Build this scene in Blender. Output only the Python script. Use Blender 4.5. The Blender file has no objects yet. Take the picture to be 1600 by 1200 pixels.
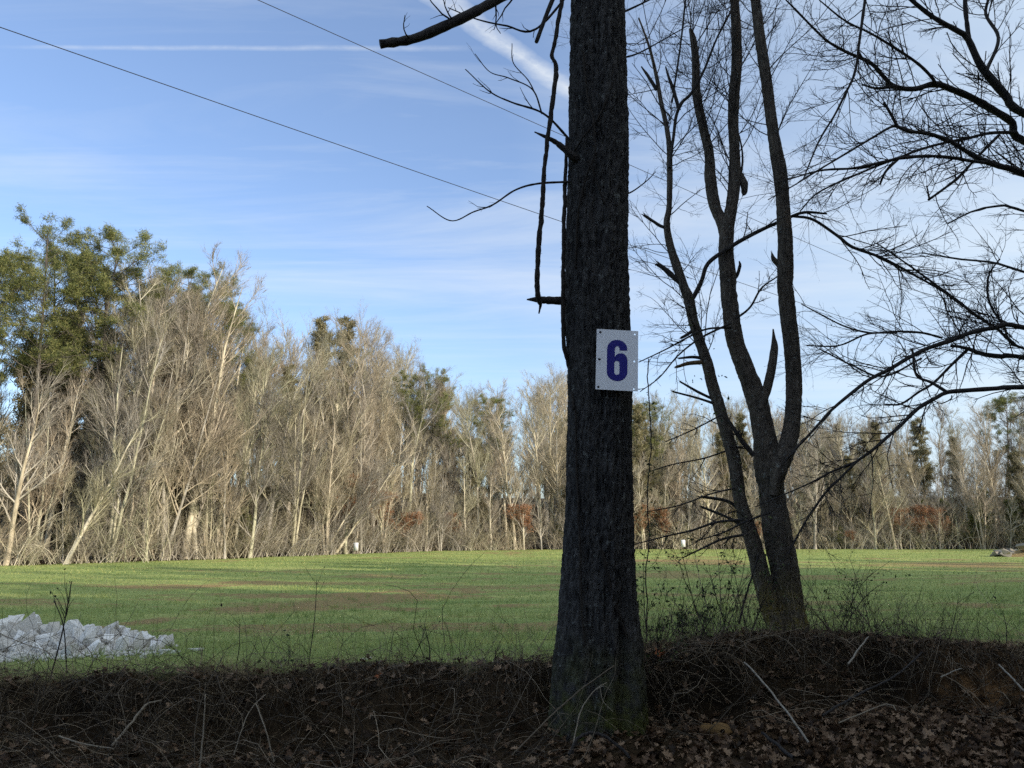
import bpy, math, random
import numpy as np
from mathutils import Vector, Matrix

R = np.random.default_rng(7)
random.seed(7)
SC = bpy.context.scene
COL = SC.collection
PI = math.pi

# ------------------------------------------------------------------ camera
F = 1209.0
PITCH = math.radians(10.77)
EYE = 1.5
cam_d = bpy.data.cameras.new('camera')
cam = bpy.data.objects.new('camera', cam_d)
COL.objects.link(cam)
cam.location = (0, 0, EYE)
cam.rotation_euler = (PI / 2 + PITCH, 0, 0)
cam_d.sensor_width = 36.0
cam_d.lens = 36.0 * F / 1600.0
cam_d.clip_end = 4000
cam_d.clip_start = 0.05
SC.camera = cam
SC.view_settings.view_transform = 'Standard'
SC.view_settings.look = 'None'
SC.view_settings.exposure = 0
SC.view_settings.gamma = 1.0
SC.cycles.max_bounces = 6
SC.cycles.diffuse_bounces = 3
SC.cycles.transparent_max_bounces = 4
SC.cycles.use_adaptive_sampling = True
SC.cycles.adaptive_threshold = 0.02
SC.cycles.use_denoising = False

CP, SP = math.cos(PITCH), math.sin(PITCH)

def ray(u, v):
    xc = (u - 800.0) / F
    yc = (600.0 - v) / F
    return np.array([xc, CP - SP * yc, SP + CP * yc])

def at(u, v, Y):
    """a point of the place: seen towards (u, v), standing Y metres ahead of the viewpoint"""
    d = ray(u, v)
    return np.array([0, 0, EYE]) + d * (Y / d[1])

def px_r(w, u, v, Y):
    d = ray(u, v)
    return 0.5 * w * (Y / d[1]) / F

# ------------------------------------------------------------------ noise
def _h(ix, iy, iz, seed):
    h = (ix.astype(np.int64) * 374761393 + iy.astype(np.int64) * 668265263 + iz.astype(np.int64) * 2147483647 + seed * 974634777) & 0xFFFFFFFF
    h = ((h ^ (h >> 13)) * 1274126177) & 0xFFFFFFFF
    h = h ^ (h >> 16)
    return h.astype(np.float64) / 4294967295.0

def vn(x, y, z=None, seed=0):
    x = np.asarray(x, float); y = np.asarray(y, float)
    z = np.zeros_like(x) if z is None else np.asarray(z, float)
    x, y, z = np.broadcast_arrays(x, y, z)
    ix, iy, iz = np.floor(x), np.floor(y), np.floor(z)
    fx, fy, fz = x - ix, y - iy, z - iz
    fx = fx * fx * (3 - 2 * fx); fy = fy * fy * (3 - 2 * fy); fz = fz * fz * (3 - 2 * fz)
    o = 0
    for a in (0, 1):
        for b in (0, 1):
            for c in (0, 1):
                w = (fx if a else 1 - fx) * (fy if b else 1 - fy) * (fz if c else 1 - fz)
                o = o + w * _h(ix + a, iy + b, iz + c, seed)
    return o

def fbm(x, y, z=None, oct=4, seed=0):
    o = 0; a = 0.5; t = 0
    for k in range(oct):
        s = 2.0 ** k
        o = o + a * vn(np.asarray(x) * s, np.asarray(y) * s, None if z is None else np.asarray(z) * s, seed + k * 17)
        t += a; a *= 0.5
    return o / t

def sstep(a, b, x):
    t = np.clip((np.asarray(x, float) - a) / (b - a), 0, 1)
    return t * t * (3 - 2 * t)

# ------------------------------------------------------------------ meshes
def mesh_np(name, V, quads=None, tris=None, mats=(), smooth=False, attrs=None):
    V = np.asarray(V, np.float32).reshape(-1, 3)
    me = bpy.data.meshes.new(name)
    q = np.zeros((0, 4), np.int32) if quads is None else np.asarray(quads, np.int32).reshape(-1, 4)
    t = np.zeros((0, 3), np.int32) if tris is None else np.asarray(tris, np.int32).reshape(-1, 3)
    me.vertices.add(len(V))
    me.vertices.foreach_set('co', V.ravel())
    loops = np.concatenate([q.ravel(), t.ravel()]).astype(np.int32)
    me.loops.add(len(loops))
    me.loops.foreach_set('vertex_index', loops)
    st = np.concatenate([np.arange(len(q)) * 4, len(q) * 4 + np.arange(len(t)) * 3]).astype(np.int32)
    me.polygons.add(len(q) + len(t))
    me.polygons.foreach_set('loop_start', st)
    if attrs:
        for k, a in attrs.items():
            at_ = me.attributes.new(k, 'FLOAT', 'POINT')
            at_.data.foreach_set('value', np.asarray(a, np.float32).ravel())
    me.update(calc_edges=True)
    me.validate()
    for m in mats:
        me.materials.append(m)
    if smooth:
        me.shade_smooth()
    return me

class MB:
    def __init__(s):
        s.V = []; s.Q = []; s.T = []; s.n = 0
        s.A = []
    def add(s, V, Q=None, T=None, a=0.0):
        V = np.asarray(V, float).reshape(-1, 3)
        if Q is not None and len(Q): s.Q.append(np.asarray(Q).reshape(-1, 4) + s.n)
        if T is not None and len(T): s.T.append(np.asarray(T).reshape(-1, 3) + s.n)
        s.V.append(V); s.n += len(V)
        s.A.append(np.broadcast_to(np.asarray(a, float), (len(V),)))
    def tubes(s, P, Rd, k=3, cap=False, a=0.0):
        P = np.asarray(P, float); Rd = np.asarray(Rd, float)
        if P.ndim == 2: P = P[None]; Rd = Rd[None]
        B, n, _ = P.shape
        if B == 0: return
        T = np.gradient(P, axis=1)
        T /= np.linalg.norm(T, axis=2, keepdims=True) + 1e-9
        avg = np.abs(P[:, -1] - P[:, 0])
        ref = np.zeros((B, 3)); ref[np.arange(B), np.argmin(avg, axis=1)] = 1
        U = np.cross(T, ref[:, None, :]); U /= np.linalg.norm(U, axis=2, keepdims=True) + 1e-9
        W = np.cross(T, U)
        th = np.arange(k) * 2 * PI / k
        V = P[:, :, None, :] + Rd[:, :, None, None] * (np.cos(th)[None, None, :, None] * U[:, :, None, :] + np.sin(th)[None, None, :, None] * W[:, :, None, :])
        base = (np.arange(B) * n * k)[:, None, None] + (np.arange(n - 1) * k)[None, :, None]
        j = np.arange(k)[None, None, :]; j2 = (np.arange(k) + 1) % k; j2 = j2[None, None, :]
        Q = np.stack([base + j, base + j2, base + k + j2, base + k + j], axis=-1)
        tr = None
        if cap:
            e = (np.arange(B) * n * k)[:, None] + (n - 1) * k
            tr = [np.stack([e[:, 0], e[:, 0] + i, e[:, 0] + i + 1], axis=-1) for i in range(1, k - 1)]
            tr = np.concatenate(tr)
        s.add(V, Q, tr, a)
    def mesh(s, name, mats, smooth=True, attr=None):
        V = np.concatenate(s.V)
        Q = np.concatenate(s.Q) if s.Q else None
        T = np.concatenate(s.T) if s.T else None
        return mesh_np(name, V, Q, T, mats, smooth, {attr: np.concatenate(s.A)} if attr else None)

def link(name, me, parent=None):
    o = bpy.data.objects.new(name, me); COL.objects.link(o)
    if parent is not None: o.parent = parent
    return o

def tag(o, label=None, cat=None, group=None, kind=None):
    if label: o['label'] = label
    if cat: o['category'] = cat
    if group: o['group'] = group
    if kind: o['kind'] = kind
    return o

def empty(name, loc=(0, 0, 0)):
    o = bpy.data.objects.new(name, None); COL.objects.link(o)
    o.location = loc; o.empty_display_size = 0.2
    return o

def copy_tree(o, parent=None):
    c = o.copy(); COL.objects.link(c)
    if parent is not None: c.parent = parent
    for ch in list(o.children):
        copy_tree(ch, c)
    return c

def nrm(a): return a / (np.linalg.norm(a, axis=-1, keepdims=True) + 1e-9)

def poly_dirs(pos, d, L, n, wander, up, rng):
    N = len(pos); P = np.zeros((N, n, 3)); P[:, 0] = pos
    st = (L / (n - 1))[:, None]; d = d.copy()
    for i in range(1, n):
        d = d + rng.normal(0, wander, (N, 3)); d[:, 2] += up
        d = nrm(d); P[:, i] = P[:, i - 1] + d * st
    return P

def plen(P): return np.linalg.norm(np.diff(P, axis=1), axis=2).sum(1)

def grow(P, Rd, cnt, t0, t1, ang, lenr, n, wander, up, rr, rmin, rng, absL=False, taper=0.35, fall=0.5, flat=0.0):
    B, m, _ = P.shape
    idx = np.repeat(np.arange(B), cnt)
    N = len(idx)
    t = rng.uniform(t0, t1, N); f = t * (m - 1.001); i = f.astype(int); fr = (f - i)[:, None]
    pos = P[idx, i] * (1 - fr) + P[idx, i + 1] * fr
    tan = nrm(P[idx, i + 1] - P[idx, i])
    r0 = Rd[idx, i] * (1 - fr[:, 0]) + Rd[idx, i + 1] * fr[:, 0]
    rv = rng.normal(0, 1, (N, 3)); rv[:, 2] *= (1 - flat)
    perp = nrm(np.cross(tan, rv) if flat == 0 else rv - tan * (rv * tan).sum(1, keepdims=True))
    a = rng.uniform(ang[0], ang[1], N)[:, None]
    d = tan * np.cos(a) + perp * np.sin(a)
    L = rng.uniform(lenr[0], lenr[1], N)
    if not absL: L = L * plen(P)[idx] * (1 - fall * t)
    Q = poly_dirs(pos, d, L, n, wander, up, rng)
    rs = np.minimum(r0 * 0.9, np.maximum(rmin, r0 * rr))
    rad = rs[:, None] * np.linspace(1, taper, n)[None, :]
    return Q, rad

def resample(P, n, r=None):
    """smooth a polyline (catmull-rom) to n points"""
    P = np.asarray(P, float); m = len(P)
    X = np.concatenate([P, np.asarray(r, float)[:, None]], 1) if r is not None else P
    Xp = np.concatenate([2 * X[:1] - X[1:2], X, 2 * X[-1:] - X[-2:-1]])
    d = np.concatenate([[0], np.cumsum(np.linalg.norm(np.diff(P, axis=0), axis=1))])
    s = np.linspace(0, d[-1], n)
    i = np.clip(np.searchsorted(d, s, side='right') - 1, 0, m - 2)
    t = ((s - d[i]) / (d[i + 1] - d[i] + 1e-9))[:, None]
    p0, p1, p2, p3 = Xp[i], Xp[i + 1], Xp[i + 2], Xp[i + 3]
    o = 0.5 * ((2 * p1) + (-p0 + p2) * t + (2 * p0 - 5 * p1 + 4 * p2 - p3) * t ** 2 + (-p0 + 3 * p1 - 3 * p2 + p3) * t ** 3)
    if r is not None: return o[:, :3], np.maximum(o[:, 3], 1e-4)
    return o

# ------------------------------------------------------------------ materials
def mat(name):
    m = bpy.data.materials.new(name); m.use_nodes = True
    nt = m.node_tree; nt.nodes.clear()
    out = nt.nodes.new('ShaderNodeOutputMaterial')
    b = nt.nodes.new('ShaderNodeBsdfPrincipled')
    b.inputs['Roughness'].default_value = 0.85
    b.inputs['Specular IOR Level'].default_value = 0.2
    nt.links.new(b.outputs[0], out.inputs[0])
    return m, nt, b

class N:
    def __init__(s, nt): s.nt = nt
    def new(s, t, **kw):
        n = s.nt.nodes.new(t)
        for k, v in kw.items():
            if k == 'i':
                for a, b in v.items():
                    if isinstance(b, bpy.types.NodeSocket): s.nt.links.new(b, n.inputs[a])
                    else: n.inputs[a].default_value = b
            else: setattr(n, k, v)
        return n
    def math(s, op, a, b=0.0, c=None, clamp=False):
        n = s.new('ShaderNodeMath', operation=op, use_clamp=clamp)
        for k, x in enumerate((a, b) if c is None else (a, b, c)):
            if isinstance(x, bpy.types.NodeSocket): s.nt.links.new(x, n.inputs[k])
            else: n.inputs[k].default_value = x
        return n.outputs[0]
    def noise(s, vec, scale, detail=4, rough=0.55, dist=0.0):
        n = s.new('ShaderNodeTexNoise', i={'Scale': scale, 'Detail': detail, 'Roughness': rough, 'Distortion': dist})
        if vec is not None: s.nt.links.new(vec, n.inputs['Vector'])
        return n.outputs['Fac']
    def ramp(s, fac, stops, interp='LINEAR'):
        n = s.new('ShaderNodeValToRGB'); cr = n.color_ramp; cr.interpolation = interp
        while len(cr.elements) < len(stops): cr.elements.new(0.5)
        for e, (p, c) in zip(cr.elements, stops):
            e.position = p; e.color = (*c, 1) if len(c) == 3 else c
        s.nt.links.new(fac, n.inputs[0]); return n.outputs[0]
    def mix(s, fac, a, b, blend='MIX'):
        n = s.new('ShaderNodeMix', data_type='RGBA', blend_type=blend)
        for k, x in ((0, fac), (6, a), (7, b)):
            if isinstance(x, bpy.types.NodeSocket): s.nt.links.new(x, n.inputs[k])
            else: n.inputs[k].default_value = x if k == 0 else (*x, 1)
        return n.outputs[2]
    def mapping(s, vec, scale=(1, 1, 1), rot=(0, 0, 0)):
        n = s.new('ShaderNodeMapping'); n.inputs['Scale'].default_value = scale; n.inputs['Rotation'].default_value = rot
        s.nt.links.new(vec, n.inputs[0]); return n.outputs[0]
    def pos(s): return s.new('ShaderNodeNewGeometry').outputs['Position']
    def obj(s): return s.new('ShaderNodeTexCoord').outputs['Object']
    def island(s): return s.new('ShaderNodeNewGeometry').outputs['Random Per Island']
    def rnd(s): return s.new('ShaderNodeObjectInfo').outputs['Random']
    def attr(s, name): return s.new('ShaderNodeAttribute', attribute_name=name).outputs['Fac']
    def bump(s, h, b, strength=0.5, dist=0.02):
        n = s.new('ShaderNodeBump', i={'Strength': strength, 'Distance': dist, 'Height': h})
        s.nt.links.new(n.outputs[0], b.inputs['Normal'])

def bark_mat(name, dark, light, scale=1.0, moss=None, vary=0.0, bump=0.6, lichen=0.0):
    m, nt, b = mat(name); k = N(nt)
    p = k.mapping(k.obj(), (14 * scale, 14 * scale, 3.2 * scale))
    n1 = k.noise(p, 1.6, 5, 0.6, 0.4)
    n2 = k.noise(k.obj(), 2.5 * scale, 4)
    c = k.ramp(n1, [(0.3, dark), (0.7, light)])
    c = k.mix(k.math('MULTIPLY', n2, 0.55), c, tuple(0.5 * (a + d) * 0.55 for a, d in zip(dark, light)))
    if vary:
        rv = k.ramp(k.rnd(), [(0, (1 - vary,) * 3), (1, (1 + vary * 0.6,) * 3)])
        c = k.mix(1.0, c, rv, 'MULTIPLY')
    if lichen:
        l = k.noise(k.obj(), 22, 3, 0.6)
        lm = k.math('MULTIPLY', k.math('GREATER_THAN', l, 0.64), lichen)
        c = k.mix(lm, c, (0.34, 0.36, 0.33))
    if moss:
        z = k.new('ShaderNodeSeparateXYZ'); nt.links.new(k.pos(), z.inputs[0])
        f = k.math('SUBTRACT', moss[0], z.outputs[2])
        f = k.math('DIVIDE', f, moss[1], clamp=True)
        nn = k.noise(k.obj(), 9, 4, 0.6)
        f = k.math('MULTIPLY', f, k.ramp(nn, [(0.35, (0, 0, 0)), (0.6, (1, 1, 1))]))
        c = k.mix(f, c, moss[2])
    nt.links.new(c, b.inputs['Base Color'])
    v = k.new('ShaderNodeTexVoronoi', feature='DISTANCE_TO_EDGE')
    nt.links.new(k.mapping(k.obj(), (38 * scale, 38 * scale, 13 * scale)), v.inputs['Vector'])
    hh = k.math('ADD', k.math('MULTIPLY', v.outputs['Distance'], 0.9), n1)
    k.bump(hh, b, bump, 0.02)
    return m

M = {}
M['trunk'] = bark_mat('dark_bark', (0.014, 0.014, 0.015), (0.125, 0.118, 0.112), 1.25, moss=(0.85, 0.6, (0.085, 0.090, 0.022)), bump=0.9, lichen=0.35)
M['stem'] = bark_mat('brown_bark', (0.036, 0.029, 0.023), (0.225, 0.185, 0.145), 1.5, moss=(1.15, 0.5, (0.24, 0.18, 0.03)), bump=0.9, lichen=0.5)
M['limb'] = bark_mat('limb_bark', (0.020, 0.018, 0.018), (0.075, 0.066, 0.060), 2.0, bump=0.6)
M['vine'] = bark_mat('vine_bark', (0.020, 0.017, 0.016), (0.070, 0.058, 0.048), 3.0, bump=0.8)
M['cutwood'] = bark_mat('broken_wood', (0.10, 0.065, 0.035), (0.26, 0.18, 0.10), 1.5, bump=0.4)

def simple_twig(name, c0, c1):
    m, nt, b = mat(name); k = N(nt)
    c = k.ramp(k.math('POWER', k.island(), 2.2 if 'brush' in name else 1.0), [(0, c0), (1, c1)])
    n = k.noise(k.pos(), 3.0, 3)
    c = k.mix(k.math('MULTIPLY', n, 0.5), c, tuple(x * 0.5 for x in c0))
    nt.links.new(c, b.inputs['Base Color'])
    return m
M['twig'] = simple_twig('dark_twig', (0.020, 0.017, 0.017), (0.055, 0.045, 0.040))
M['brushtwig'] = simple_twig('dead_brush', (0.030, 0.024, 0.018), (0.42, 0.33, 0.23))
M['straw'] = simple_twig('dry_grass', (0.09, 0.065, 0.035), (0.40, 0.30, 0.175))

def far_bark(name, c0, c1, vary=0.35, thick=False):
    m, nt, b = mat(name); k = N(nt)
    n1 = k.noise(k.mapping(k.pos(), (3.0, 3.0, 0.8)), 0.9, 5, 0.65)
    c = k.ramp(n1, [(0.34, c0), (0.66, c1)])
    v = k.ramp(k.rnd(), [(0, (1 - vary, 1 - vary * 1.02, 1 - vary)), (0.25, (0.86, 0.86, 0.90)), (0.45, (1.0, 0.92, 0.82)), (0.62, (0.88, 0.92, 0.78)), (0.8, (1.12, 1.10, 1.04)), (1, (1.25, 1.20, 1.08))])
    if thick: c = k.mix(k.attr('thick'), c, (0.62, 0.565, 0.455))
    c = k.mix(1.0, c, v, 'MULTIPLY')
    nt.links.new(c, b.inputs['Base Color'])
    return m
M['ftrunk'] = far_bark('pale_far_bark', (0.27, 0.24, 0.18), (0.74, 0.68, 0.55))
M['ftwig'] = far_bark('pale_far_twigs', (0.21, 0.183, 0.143), (0.37, 0.325, 0.255), 0.42, True)
M['fbrush'] = far_bark('edge_brush', (0.25, 0.218, 0.162), (0.44, 0.39, 0.295), 0.30, True)
M['fgrey'] = far_bark('grey_far_bark', (0.10, 0.085, 0.070), (0.22, 0.19, 0.15))

def leafmat(name, c0, c1, c2, trans=0.25):
    m, nt, b = mat(name); k = N(nt)
    c = k.ramp(k.island(), [(0, c0), (0.5, c1), (1, c2)])
    v = k.ramp(k.rnd(), [(0, (0.75,) * 3), (1, (1.15,) * 3)])
    c = k.mix(1.0, c, v, 'MULTIPLY')
    nt.links.new(c, b.inputs['Base Color'])
    b.inputs['Roughness'].default_value = 0.6
    if trans:
        tr = k.new('ShaderNodeBsdfTranslucent'); nt.links.new(c, tr.inputs[0])
        mx = k.new('ShaderNodeMixShader', i={0: trans}); nt.links.new(b.outputs[0], mx.inputs[1]); nt.links.new(tr.outputs[0], mx.inputs[2])
        nt.links.new(mx.outputs[0], [n for n in nt.nodes if n.type == 'OUTPUT_MATERIAL'][0].inputs[0])
    return m
M['pine'] = leafmat('pine_needles', (0.065, 0.088, 0.034), (0.185, 0.205, 0.068), (0.370, 0.345, 0.130))
M['cedar'] = leafmat('cedar_foliage', (0.130, 0.122, 0.060), (0.255, 0.228, 0.120), (0.390, 0.335, 0.190))
M['russet'] = leafmat('russet_leaves', (0.26, 0.115, 0.055), (0.42, 0.21, 0.11), (0.54, 0.31, 0.17))
M['green'] = leafmat('shrub_leaves', (0.025, 0.045, 0.016), (0.060, 0.085, 0.030), (0.130, 0.150, 0.055))
M['litter'] = leafmat('leaf_litter', (0.022, 0.014, 0.009), (0.105, 0.058, 0.030), (0.30, 0.20, 0.125), 0.1)
M['orangeleaf'] = leafmat('orange_leaf', (0.30, 0.09, 0.03), (0.32, 0.10, 0.03), (0.34, 0.11, 0.04), 0.2)
M['grass'] = leafmat('grass_blades', (0.265, 0.320, 0.120), (0.360, 0.410, 0.158), (0.490, 0.480, 0.225), 0.35)
def tint_grass():
    nt = M['grass'].node_tree; k = N(nt)
    b = [n for n in nt.nodes if n.type == 'BSDF_PRINCIPLED'][0]; t = [n for n in nt.nodes if n.type == 'BSDF_TRANSLUCENT'][0]
    src = b.inputs['Base Color'].links[0].from_socket
    big = k.noise(k.mapping(k.pos(), (0.16, 0.55, 0.3)), 1.0, 5, 0.6)
    pat = k.noise(k.mapping(k.pos(), (0.7, 1.4, 0.3)), 1.0, 5, 0.65)
    c = k.mix(1.0, src, k.ramp(big, [(0.32, (0.62, 0.76, 0.62)), (0.5, (0.95, 0.98, 0.9)), (0.68, (1.30, 1.16, 1.05))]), 'MULTIPLY')
    c = k.mix(1.0, c, k.ramp(pat, [(0.3, (0.66, 0.75, 0.66)), (0.6, (1.05, 1.03, 1.0)), (0.75, (1.30, 1.12, 0.95))]), 'MULTIPLY')
    nt.links.new(c, b.inputs['Base Color']); nt.links.new(c, t.inputs[0])
tint_grass()

def ground_mat():
    m, nt, b = mat('field_soil_and_grass'); k = N(nt)
    p = k.pos()
    soil = k.attr('soil'); lit = k.attr('litter'); clay = k.attr('clay')
    fine = k.noise(p, 9.0, 6, 0.7)
    big = k.noise(k.mapping(p, (0.12, 0.45, 0.3)), 1.0, 5, 0.6)
    g = k.ramp(fine, [(0.25, (0.17, 0.21, 0.075)), (0.5, (0.32, 0.37, 0.13)), (0.75, (0.47, 0.47, 0.20))])
    g2 = k.ramp(big, [(0.3, (0.62, 0.74, 0.60)), (0.5, (0.95, 0.98, 0.9)), (0.7, (1.35, 1.22, 1.15))])
    g = k.mix(1.0, g, g2, 'MULTIPLY')
    s = k.ramp(k.noise(p, 14.0, 6, 0.7), [(0.3, (0.150, 0.098, 0.044)), (0.7, (0.480, 0.330, 0.165))])
    sf = k.math('ADD', soil, k.math('MULTIPLY', k.math('SUBTRACT', k.noise(k.mapping(p, (1, 1, 1)), 5.0, 7, 0.75), 0.5), 2.0))
    sf = k.ramp(sf, [(0.42, (0, 0, 0)), (0.75, (0.9, 0.9, 0.9))])
    c = k.mix(sf, g, s)
    l = k.ramp(k.noise(p, 22.0, 5, 0.75), [(0.3, (0.014, 0.010, 0.006)), (0.55, (0.052, 0.035, 0.020)), (0.8, (0.14, 0.092, 0.052))])
    cl = k.ramp(k.noise(p, 11.0, 5, 0.7), [(0.3, (0.07, 0.034, 0.015)), (0.7, (0.36, 0.20, 0.09))])
    l = k.mix(k.math('MULTIPLY', k.attr('hollow_shade'), 0.85), l, (0.006, 0.005, 0.004))  # shade of undercut hollows in the bank face, painted into the litter colour
    cm_ = k.math('MULTIPLY', clay, k.ramp(k.noise(p, 7.0, 6, 0.7), [(0.38, (0.1, 0.1, 0.1)), (0.62, (0.85, 0.85, 0.85))]))
    l = k.mix(cm_, l, cl)
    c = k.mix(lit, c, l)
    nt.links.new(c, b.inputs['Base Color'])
    k.bump(k.noise(p, 26.0, 6, 0.75), b, 0.9, 0.05)
    b.inputs['Roughness'].default_value = 0.95
    b.inputs['Specular IOR Level'].default_value = 0.05
    return m
M['ground'] = ground_mat()

def rock_mat():
    m, nt, b = mat('white_limestone'); k = N(nt)
    n1 = k.noise(k.obj(), 5.0, 6, 0.65)
    c = k.ramp(n1, [(0.25, (0.62, 0.59, 0.52)), (0.5, (0.88, 0.85, 0.80)), (0.75, (0.95, 0.93, 0.89))])
    v = k.ramp(k.rnd(), [(0, (0.66, 0.64, 0.60)), (0.5, (0.95, 0.95, 0.95)), (1, (1.0, 1.0, 1.0))])
    c = k.mix(1.0, c, v, 'MULTIPLY')
    nt.links.new(c, b.inputs['Base Color'])
    k.bump(k.noise(k.obj(), 7.0, 5, 0.6), b, 0.35, 0.05)
    return m
M['rock'] = rock_mat()

def flat(name, col, rough=0.5, spec=0.3, noise=0.1, metal=0.0):
    m, nt, b = mat(name); k = N(nt)
    n = k.noise(k.obj(), 6.0, 5, 0.6)
    c = k.ramp(n, [(0.3, tuple(x * (1 - noise) for x in col)), (0.7, tuple(min(1, x * (1 + noise * 0.5)) for x in col))])
    nt.links.new(c, b.inputs['Base Color'])
    b.inputs['Roughness'].default_value = rough; b.inputs['Specular IOR Level'].default_value = spec
    b.inputs['Metallic'].default_value = metal
    return m
M['signwhite'] = flat('white_sign_sheet', (0.92, 0.92, 0.94), 0.35, 0.4, 0.03)
M['signblue'] = flat('navy_vinyl', (0.016, 0.014, 0.22), 0.4, 0.4, 0.05)
M['screw'] = flat('dark_screw', (0.03, 0.03, 0.035), 0.4, 0.5, 0.1)
M['cable'] = flat('black_cable', (0.012, 0.012, 0.014), 0.6, 0.3, 0.1)
M['polewood'] = flat('pole_wood', (0.12, 0.09, 0.065), 0.8, 0.2, 0.3)
M['whitepost'] = flat('white_post', (0.75, 0.74, 0.72), 0.5, 0.3, 0.06)
M['greyrock'] = flat('grey_stone', (0.30, 0.27, 0.22), 0.9, 0.1, 0.4)
M['mushroom'] = flat('tan_clod', (0.20, 0.12, 0.05), 0.9, 0.1, 0.4)
M['palestick'] = bark_mat('pale_stick', (0.16, 0.13, 0.095), (0.34, 0.29, 0.22), 3.0, bump=0.3)
M['birchstick'] = bark_mat('whitened_stick', (0.20, 0.175, 0.14), (0.40, 0.36, 0.30), 3.0, bump=0.3)

# ------------------------------------------------------------------ sun and sky
AZ = math.radians(127); EL = math.radians(21)
sun_dir = Vector((math.sin(AZ) * math.cos(EL), math.cos(AZ) * math.cos(EL), math.sin(EL)))
sd = bpy.data.lights.new('sun', 'SUN'); sd.energy = 5.0; sd.angle = math.radians(0.53); sd.color = (1.0, 0.90, 0.76)
so = bpy.data.objects.new('sun', sd); COL.objects.link(so)
so.rotation_euler = sun_dir.to_track_quat('Z', 'Y').to_euler(); so.location = (30, -30, 40)

def build_world():
    w = bpy.data.worlds.new('World'); SC.world = w; w.use_nodes = True
    nt = w.node_tree; nt.nodes.clear(); k = N(nt)
    sky = k.new('ShaderNodeTexSky', sky_type='NISHITA')
    sky.sun_disc = False; sky.sun_elevation = EL; sky.sun_rotation = AZ
    sky.altitude = 200; sky.air_density = 1.0; sky.dust_density = 1.6; sky.ozone_density = 1.6
    tc = k.new('ShaderNodeTexCoord').outputs['Generated']
    sp = k.new('ShaderNodeSeparateXYZ'); nt.links.new(tc, sp.inputs[0])
    z = k.math('MAXIMUM', sp.outputs[2], 0.02)
    X = k.math('DIVIDE', sp.outputs[0], z); Y = k.math('DIVIDE', sp.outputs[1], z)
    cb = k.new('ShaderNodeCombineXYZ'); nt.links.new(X, cb.inputs[0]); nt.links.new(Y, cb.inputs[1])
    P = cb.outputs[0]
    fade = k.math('MULTIPLY', k.math('SUBTRACT', sp.outputs[2], 0.08), 4.0, clamp=True)
    # thin cirrus streaks
    m1 = k.mapping(P, (0.30, 1.1, 1), (0, 0, math.radians(28)))
    n1 = k.noise(m1, 1.1, 8, 0.62, 0.6)
    m2 = k.mapping(P, (0.45, 1.6, 1), (0, 0, math.radians(50)))
    n2 = k.noise(m2, 1.5, 7, 0.6, 0.9)
    c1 = k.ramp(n1, [(0.46, (0, 0, 0)), (0.74, (0.50, 0.50, 0.50))])
    c2 = k.ramp(n2, [(0.5, (0, 0, 0)), (0.85, (0.20, 0.20, 0.20))])
    cl = k.math('MULTIPLY', k.math('ADD', c1, c2), fade)
    # two aircraft trails, lines at cloud height
    def trail(a, b_, w0, w1, dens, s0, s1, wn):
        da, db = ray(*a), ray(*b_)
        pa, pb = da[:2] / da[2], db[:2] / db[2]
        t = (pb - pa) / np.linalg.norm(pb - pa); L = np.linalg.norm(pb - pa); nv = np.array([-t[1], t[0]])
        dx = k.math('SUBTRACT', X, float(pa[0])); dy = k.math('SUBTRACT', Y, float(pa[1]))
        s = k.math('DIVIDE', k.math('ADD', k.math('MULTIPLY', dx, float(t[0])), k.math('MULTIPLY', dy, float(t[1]))), float(L))
        d = k.math('ADD', k.math('MULTIPLY', dx, float(nv[0])), k.math('MULTIPLY', dy, float(nv[1])))
        wob = k.math('MULTIPLY', k.math('SUBTRACT', k.noise(P, wn, 5, 0.6), 0.5), w0 * 1.3)
        d = k.math('ABSOLUTE', k.math('ADD', d, wob))
        wd = k.math('ADD', w0, k.math('MULTIPLY', s, w1 - w0))
        f = k.math('SUBTRACT', 1.0, k.math('DIVIDE', d, k.math('MAXIMUM', wd, 0.002)), clamp=True)
        f = k.math('POWER', f, 0.8)
        e = k.math('MULTIPLY', k.math('MULTIPLY', k.math('SUBTRACT', s, s0), 6.0, clamp=True), k.math('MULTIPLY', k.math('SUBTRACT', s1, s), 5.0, clamp=True))
        tex = k.ramp(k.noise(k.mapping(P, (1, 1, 1)), wn * 2.2, 6, 0.7), [(0.3, (0.35,) * 3), (0.7, (1,) * 3)])
        return k.math('MULTIPLY', k.math('MULTIPLY', k.math('MULTIPLY', f, e), tex), dens)
    t1 = trail((60, 74), (740, 76), 0.009, 0.013, 0.34, -0.1, 1.05, 9.0)
    t2 = trail((690, 0), (880, 135), 0.034, 0.034, 0.80, -0.8, 1.25, 7.0)
    cl = k.math('ADD', k.math('ADD', cl, t1), t2, clamp=True)
    sc = k.mix(1.0, sky.outputs[0], SKY_TINT, 'MULTIPLY')
    hs = k.new('ShaderNodeHueSaturation', i={'Saturation': 1.0, 'Value': 1.0, 'Color': sc})
    veil = k.math('ADD', 0.09, k.math('MULTIPLY', k.math('MAXIMUM', sp.outputs[0], 0.0), 1.12))
    veil = k.math('ADD', veil, k.math('MULTIPLY', k.math('POWER', k.math('SUBTRACT', 1.0, k.math('MAXIMUM', sp.outputs[2], 0.0), clamp=True), 5.0), 0.16))
    # unseen whiter sky overhead, added to raise the ambient light on the ground
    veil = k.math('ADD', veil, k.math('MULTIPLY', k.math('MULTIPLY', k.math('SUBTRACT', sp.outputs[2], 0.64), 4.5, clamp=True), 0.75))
    veil = k.math('MULTIPLY', veil, k.ramp(k.noise(k.mapping(P, (0.25, 0.8, 1), (0, 0, -0.4)), 1.3, 5, 0.6), [(0.3, (0.75,) * 3), (0.7, (1.15,) * 3)]), clamp=True)
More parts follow.
